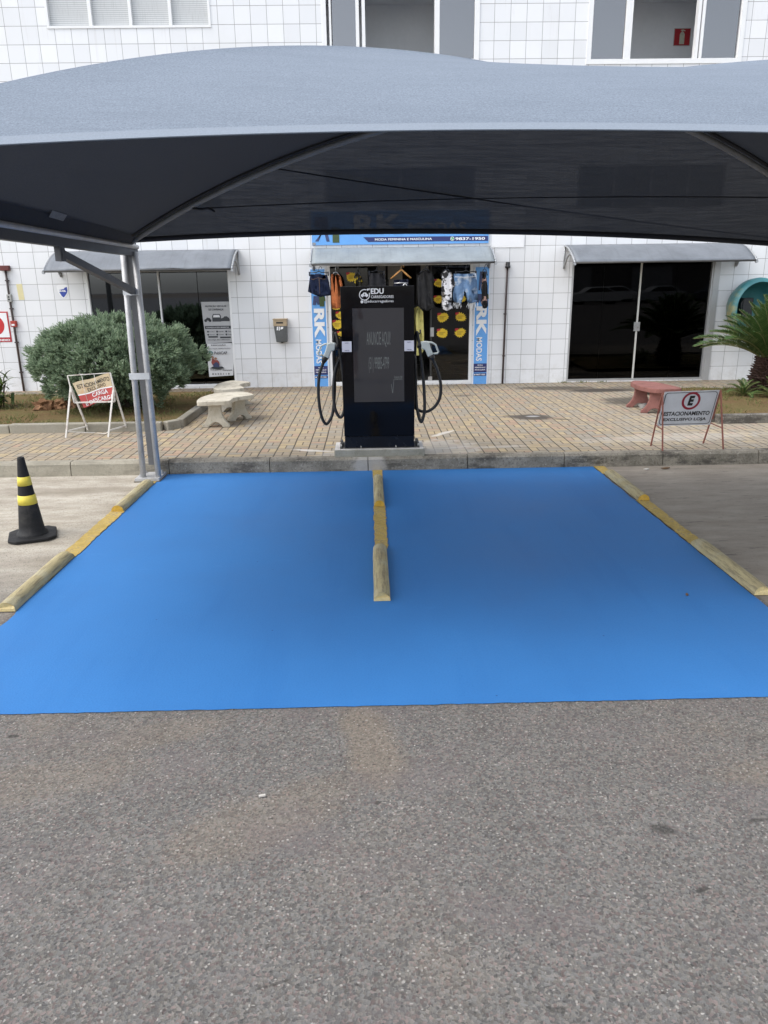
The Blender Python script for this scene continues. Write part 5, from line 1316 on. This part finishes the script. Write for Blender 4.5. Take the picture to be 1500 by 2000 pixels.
for k in range(760):
    v = Vector((rg.gauss(0, 1), rg.gauss(0, 1), rg.gauss(0, 1))).normalized()
    if v.y > .5 and rg.random() < .75: continue
    sh = 1 + .17 * mnoise.noise(v * 2.1 + Vector((4, 0, 0))) + .13 * mnoise.noise(v * 4.7)
    rad = Vector((1.17 * (1 - .10 * max(0, -v.z)), .92, .60 if v.z > 0 else .56))
    deep = rg.random() < .32
    p = C + Vector((v.x * rad.x, v.y * rad.y, v.z * rad.z)) * sh * (rg.uniform(.5, .8) if deep else rg.uniform(.88, 1.0))
    if p.z < .26 + .22 * max(0, abs(p.x + 3.4) - .45): continue
    d = Vector((v.x * 1.1, v.y * 1.0, v.z * .4 + .50)).normalized()
    Lc = rg.uniform(.14, .22); ref = Vector((rg.gauss(0, 1), rg.gauss(0, 1), rg.gauss(0, .5))); s1 = d.cross(ref).normalized(); s2 = s1.cross(d)
    for q in range(17):
        an = rg.uniform(0, 6.28); sp = rg.random() ** .6 * .085
        o = p + (s1 * math.cos(an) + s2 * math.sin(an)) * sp - d * (.07 * sp / .085) - d * .03
        dd = d + (s1 * math.cos(an) + s2 * math.sin(an)) * (sp / .085 * .55) + Vector((0, 0, .12))
        spray(o, dd, Lc * rg.uniform(.45, .75), rg.uniform(.008, .012))
b.build("foliage", M_JUN, a)

M_CYC = m_leaf("cycad_leaflets", [(.04, .085, .024), (.07, .125, .034), (.13, .185, .06)], .42, tr=.15)
M_RACH = pm("cycad_rachis", (.17, .17, .06), .5, .15)
M_CTR = pm("cycad_trunk_scales", (.065, .034, .024), .85, .4, 14., bump=.5, bsc=40)
def cycad(x, y, zc, label, nf, Ln, trunk, rad_t, group=None):
    a = thing("cycad", (x, y, ZS), label, "cycad", group); rg = random.Random(int(x * 100))
    if trunk:
        b = MB(); z = ZS + .03
        b.lathe((x, y, 0), [(rad_t * .8, ZS), (rad_t * .92, zc * .6), (rad_t * .8, zc)], 18)
        row = 0
        while z < zc + .02:
            rr_ = rad_t * (1.0 + .12 * math.sin((z - ZS) * 9)); m = 17
            for i in range(m):
                an = 2 * math.pi * (i + .5 * (row % 2)) / m + rg.uniform(-.05, .05); c, s = math.cos(an), math.sin(an); w = rr_ * .17
                t_ = Vector((-s, c, 0)); r_ = Vector((c, s, 0)); o = Vector((x, y, z)) + r_ * rr_ * .82
                tip = o + r_ * (rr_ * rg.uniform(.28, .42)) + Vector((0, 0, rg.uniform(.035, .06)))
                b.mesh([o - t_ * w, o + t_ * w, tip + t_ * w * .35, tip - t_ * w * .35, o - t_ * w * .9 + Vector((0, 0, .045)), o + t_ * w * .9 + Vector((0, 0, .045))], [(0, 1, 2, 3), (3, 2, 5, 4), (0, 3, 4), (1, 5, 2)])
            z += .035; row += 1
        b.build("trunk", M_CTR, a)
    for k in range(nf):
        an = k * 2.399 + rg.uniform(-.2, .2); lev = (k + .5) / nf         # lev 0 = lowest fronds
        el = R(15 + 66 * lev ** 1.05); L = Ln * rg.uniform(.85, 1.1) * (1 - .18 * lev)
        h = Vector((math.cos(an), math.sin(an), 0)); P = []; p = Vector((x, y, zc)) + h * rad_t * .5 * (1 - lev); e = el + .35
        n = 16
        for i in range(n + 1):
            P.append(p.copy()); e -= (.038 + .022 * (1 - lev)) * (1.0 if trunk else 1.6)
            p += (h * math.cos(e) + Vector((0, 0, math.sin(e)))) * (L / n)
        fr = MB(); fr.tube(P, [.009 * (1 - .8 * i / n) + .001 for i in range(n + 1)], 5); r_ob = fr.build("frond", M_RACH, a)
        lf = MB(); side = h.cross(Vector((0, 0, 1))).normalized(); N = 54
        for i in range(3, N):
            t_ = i / N * n; j = min(int(t_), n - 1); o = P[j].lerp(P[j + 1], t_ - j); d = (P[j + 1] - P[j]).normalized(); upv = side.cross(d).normalized()
            tt = i / N; ll = Ln * .20 * (math.sin(math.pi * min(1, .12 + tt * .86)) ** .6)
            for s in (-1, 1):
                v = (side * s * .74 + d * .58 + upv * (.30)).normalized(); v = (v + Vector((rg.gauss(0, .04), rg.gauss(0, .04), rg.gauss(0, .04)))).normalized()
                w = d.cross(v).cross(v).normalized() * (.0095 * Ln)
                m = o + v * ll * .5; tip = o + v * ll + Vector((0, 0, -.012))
                lf.poly([o - w * .6, m - w, tip, m + w])
        lf.build("leaflets", M_CYC, r_ob)
    return a
cycad(5.98, 11.15, .67, "large cycad with shaggy brown trunk in the right bed", 64, 1.08, True, .21)
for x, y, L, lab in ((5.45, 10.75, .34, "small cycad pup left of the big cycad trunk, nearer the red bench"), (5.72, 10.45, .36, "small cycad pup in front of the big cycad trunk")):
    cycad(x, y, ZS + .06, lab, 15, L, False, .03, "cycad pups round the big cycad")
M_DRA = m_leaf("broad_plant_leaves", [(.045, .085, .018), (.075, .125, .028), (.17, .20, .05)], .4, tr=.2)
a = thing("broad_leaf_plant", (-5.36, 10.75, ZS), "broad leaved green plant at the left picture edge in the bed", "plant")
b = MB(); rg = random.Random(4)
for k in range(6): b.tube([(-5.36 + rg.gauss(0, .07), 10.75 + rg.gauss(0, .06), ZS), (-5.36 + rg.gauss(0, .12), 10.75 + rg.gauss(0, .1), .52)], .011, 6)
b.build("stem", M_BARK, a)
b = MB()
for k in range(105):
    an = rg.uniform(0, 6.28); z = rg.uniform(.22, .60); o = Vector((-5.36 + rg.gauss(0, .09), 10.75 + rg.gauss(0, .08), z))
    h = Vector((math.cos(an), math.sin(an), 0)); sd_ = Vector((-h.y, h.x, 0)); e = rg.uniform(.3, 1.35); L = rg.uniform(.20, .36); w = rg.uniform(.016, .026); n = 6; pr = None
    p = o.copy()
    for i in range(n + 1):
        ww = w * math.sin(math.pi * min(1, .08 + .92 * i / n)) ** .7 + .001; cur = (p - sd_ * ww, p + sd_ * ww)
        if pr: b.poly([pr[0], pr[1], cur[1], cur[0]], sm=True)
        pr = cur; p = p + (h * math.cos(e) + Vector((0, 0, math.sin(e)))) * (L / n); e -= .26
b.build("leaves", M_DRA, a)
# weeds in the wall joint
for k, (x, n, lab) in enumerate(((3.38, 12, "weed tuft at the left foot of the black doors"), (3.72, 9, "low weed tuft in front of the black doors, second from left"), (4.05, 7, "tiny weed tuft in front of the black doors near their middle"))):
    b = MB()
    for i in range(n * 3):
        an = rg.uniform(0, 6.28); h = rg.uniform(.02, .05); o = Vector((x + rg.gauss(0, .05), 12.93 + rg.gauss(0, .02), ZS)); t_ = Vector((math.cos(an), math.sin(an), 0)) * .006
        b.poly([o - t_, o + t_, o + Vector((rg.gauss(0, .02), rg.gauss(0, .02), h))])
    tag(b.build("weed", M_GRASS), lab, "weed", "weeds along the foot of the black doors")
# a few scraps on the ground
M_SCRAP = pm("pale_litter", (.55, .52, .47), .7, .1); M_DLEAF = pm("dead_leaf_brown", (.12, .065, .03), .8, .3)
for x, y, L, w, an, m, nm, lab in ((-.425, 2.315, .024, .008, .25, M_SCRAP, "cigarette_end", "pale cigarette end lying on the asphalt left of centre"), (-1.57, 2.55, .04, .02, .6, M_DLEAF, "dead_leaf", "brown dead leaf on the asphalt near the left edge"), (1.87, 4.05, .016, .008, 1.2, M_DLEAF, "dead_leaf", "brown dead leaf on the blue paint near the right line"),
                          (2.95, 7.18, .05, .02, .2, M_DLEAF, "dead_leaf", "brown dead leaf by the kerb right of the blue bay"), (2.75, 7.16, .05, .03, .5, M_SCRAP, "paper_scrap", "pale paper scrap by the kerb right of the blue bay")):
    c, s = math.cos(an), math.sin(an); b = MB(); pr = [(-L, 0), (-L * .4, -w), (L * .5, -w * .8), (L, 0), (L * .5, w), (-L * .4, w * .8)] if 'leaf' in nm else [(-L / 2, -w / 2), (L / 2, -w / 2), (L / 2, w / 2), (-L / 2, w / 2)]
    b.prism([(x + c * u - s * v, y + s * u + c * v, .006 + (.004 if 'leaf' in nm else 0) * abs(u) / L) for u, v in pr], (0, 0, .006)); tag(b.build(nm, m), lab, nm.replace('_', ' '))

# ------------------------------------------------------------------ what stands behind the camera (seen in the dark glass; the long dark block is added)
b = MB(); n = 60; pts = []
for i in range(n + 1):
    x = -260 + 520 * i / n
    h = .5 + .5 * mnoise.noise(Vector((x * .012, 1, 0))) + .3 * mnoise.noise(Vector((x * .05, 2, 0)))
    pts += [(x, -120, -.2), (x, -150, h), (x, -230, h * .3)]
b.mesh(pts, [(3 * i + j, 3 * i + j + 1, 3 * i + j + 4, 3 * i + j + 3) for i in range(n) for j in range(2)], sm=True)
struct(b.build("hills", pm("dry_hillside", (.12, .085, .05), .9, .3, .05)))
M_POLE = pm("concrete_pole", (.2, .2, .19), .8, .1)
for x, y, lab in ((-16, -22, "utility pole across the road, left one"), (-30, -34, "utility pole across the road, far left one")):
    a = thing("utility_pole", (x, y, 0), lab, "utility pole", "utility poles across the road")
    b = MB(); b.tube([(x, y, 0), (x, y, 9)], [.16, .1], 10); b.build("pole", M_POLE, a)
    b = MB(); b.box(x - .9, x + .9, y - .05, y + .05, 8.2, 8.32); b.build("crossarm", M_DARKM, a)
a = thing("reflection_backdrop", (24, -50, 0), "unseen long dark block added to darken the door reflections", "reflection_backdrop")
b = MB(); b.box(6, 60, -58, -50, 0, 4.2); b.build("wall", pm("backdrop_dark_wall", (.16, .15, .14), .8, .2, .3), a)  # unseen block, added so the black doors mirror something dark
b = MB(); b.prism([(5, -59, 4.2), (5, -49, 4.2), (5, -54, 5.4)], (56, 0, 0)); b.build("roof", pm("dark_roof_sheet", (.10, .08, .07), .7, .2, .3), a)
for k in range(6):
    b = MB(); x = 10 + 8 * k; b.box(x, x + 4, -49.98, -49.9, 0, 3.2); b.build("gate", pm("pale_gate", (.3, .3, .3), .6), a)

def car(x, y, c, lab, h=1.0):
    a = thing("parked_car", (x, y, 0), lab, "car", "cars parked across the road")
    pr_ = [(-2.1, .25), (-2.15, .75), (-1.95, .9), (-1.25, .98), (-.6, 1.42), (.75, 1.45), (1.55, 1.0), (2.05, .92), (2.15, .6), (2.1, .25)]
    b = MB(); b.prism([(x + u, y - .85, v * h) for u, v in pr_], (0, 1.7, 0)); b.build("body", pm("car_paint_%s" % lab.split()[0], c, .25, .03), a, bevel=.06)
    b = MB()
    for s in (-.856, .851): b.prism([(x + u, y + s, v * h) for u, v in ((-1.1, 1.0), (-.55, 1.36), (.7, 1.38), (1.35, 1.02))], (0, .005, 0))
    b.build("windows", M_BLK, a)
    for u in (-1.35, 1.35):
        for s in (-.80, .62): b = MB(); b.lathe((x + u, y + s, .32), [(0, 0), (.32, 0), (.32, -.2), (0, -.2)], 18, axis='Y'); b.build("wheel", M_RUB, a)
for x, y, c, lab in ((19.5, -40, (.7, .7, .7), "white car parked across the road, nearest the canopy"), (25.5, -41, (.4, .41, .42), "silver car parked across the road beside a white one"), (23.0, -46, (.72, .72, .72), "snowy white car parked further back across the road"), (31.5, -43, (.05, .06, .08), "dark car parked far right across the road")): car(x, y, c, lab)

# the photographer, mirrored in the charger's screen
pr = thing("person", (-.42, -.22, 0), "person in pale patterned shirt and dark shorts holding up a phone", "person")
def skin_body(name, verts, edges, mat, parent, root=0, sub=2):
    me = bpy.data.meshes.new(name); off = root_loc(parent)
    me.from_pydata([tuple(Vector(v[0]) - off) for v in verts], edges, []); o = bpy.data.objects.new(name, me); col.objects.link(o); o.parent = parent
    o.modifiers.new("skin", 'SKIN'); 
    if not me.skin_vertices: me.attributes
    for i, v in enumerate(verts):
        sv = me.skin_vertices[0].data[i]; r_ = v[1]; sv.radius = r_ if isinstance(r_, tuple) else (r_, r_); sv.use_root = (i == root)
    s = o.modifiers.new("sub", 'SUBSURF'); s.levels = sub; s.render_levels = sub
    me.materials.append(mat); o.modifiers["skin"].use_smooth_shade = True
    return o
X, Y = -.42, -.22
M_SKIN = pm("skin", (.36, .20, .135), .5, .08); M_SHIRT = m_cloth("pale_patterned_shirt", (.42, .41, .40), .15, 9., (.62, .61, .60), .7); M_SHORT = pm("dark_blue_shorts", (.03, .035, .055), .85, .15)
V = [((X, Y, .93), (.16, .12)), ((X, Y, 1.15), (.15, .11)), ((X, Y + .01, 1.36), (.17, .11)), ((X, Y + .01, 1.46), (.075, .07)), ((X, Y + .03, 1.54), (.055, .055)), ((X, Y + .05, 1.63), (.08, .095)), ((X, Y + .05, 1.72), (.07, .085)),
     ((X - .09, Y, .86), (.10, .10)), ((X - .11, Y + .02, .50), (.062, .062)), ((X - .12, Y - .01, .10), (.042, .042)), ((X - .13, Y + .13, .045), (.04, .035)),
     ((X + .09, Y, .86), (.10, .10)), ((X + .13, Y + .05, .50), (.062, .062)), ((X + .15, Y + .02, .10), (.042, .042)), ((X + .17, Y + .16, .045), (.04, .035)),
     ((X - .20, Y + .01, 1.38), (.06, .06)), ((X - .24, Y + .12, 1.16), (.045, .045)), ((X - .02, Y + .30, 1.34), (.034, .034)), ((X + .14, Y + .34, 1.48), (.03, .035)),
     ((X + .20, Y + .01, 1.38), (.06, .06)), ((X + .27, Y + .12, 1.18), (.045, .045)), ((X + .24, Y + .30, 1.38), (.034, .034)), ((X + .27, Y + .35, 1.50), (.03, .035))]
E_ = [(0, 1), (1, 2), (2, 3), (3, 4), (4, 5), (5, 6), (0, 7), (7, 8), (8, 9), (9, 10), (0, 11), (11, 12), (12, 13), (13, 14), (2, 15), (15, 16), (16, 17), (17, 18), (2, 19), (19, 20), (20, 21), (21, 22)]
skin_body("body", V, E_, M_SKIN, pr)
V2 = [((X, Y, .90), (.19, .15)), ((X, Y, 1.15), (.18, .14)), ((X, Y + .01, 1.36), (.19, .13)), ((X, Y + .01, 1.45), (.10, .09)), ((X - .20, Y + .01, 1.38), (.085, .085)), ((X - .235, Y + .09, 1.20), (.07, .07)), ((X + .20, Y + .01, 1.38), (.085, .085)), ((X + .262, Y + .09, 1.22), (.07, .07))]
skin_body("shirt", V2, [(0, 1), (1, 2), (2, 3), (2, 4), (4, 5), (2, 6), (6, 7)], M_SHIRT, pr)
V3 = [((X, Y, .95), (.175, .14)), ((X - .095, Y, .84), (.125, .125)), ((X - .11, Y + .02, .52), (.095, .095)), ((X + .095, Y, .84), (.125, .125)), ((X + .13, Y + .05, .52), (.095, .095))]
skin_body("shorts", V3, [(0, 1), (1, 2), (0, 3), (3, 4)], M_SHORT, pr)
b = MB(); rock(b, (X, Y + .035, 1.70), .115, 2, (.85, .98, .85)); b.build("hair", pm("dark_hair", (.02, .015, .012), .6), pr)
for s, dy in ((-.125, .04), (.16, .07)):
    b = MB(); rock(b, (X + s, Y + dy + .02, .05), .10, 3, (.5, 1.35, .5)); b.build("shoe", pm("tan_trainers", (.35, .28, .20), .6, .2), pr)
ph = thing("phone", (-.28, .16, 1.52), "dark smartphone held up by the person", "phone")
b = MB(); b.box(X + .10, X + .26, Y + .375, Y + .384, 1.49, 1.57); b.build("case", M_BLK, ph)
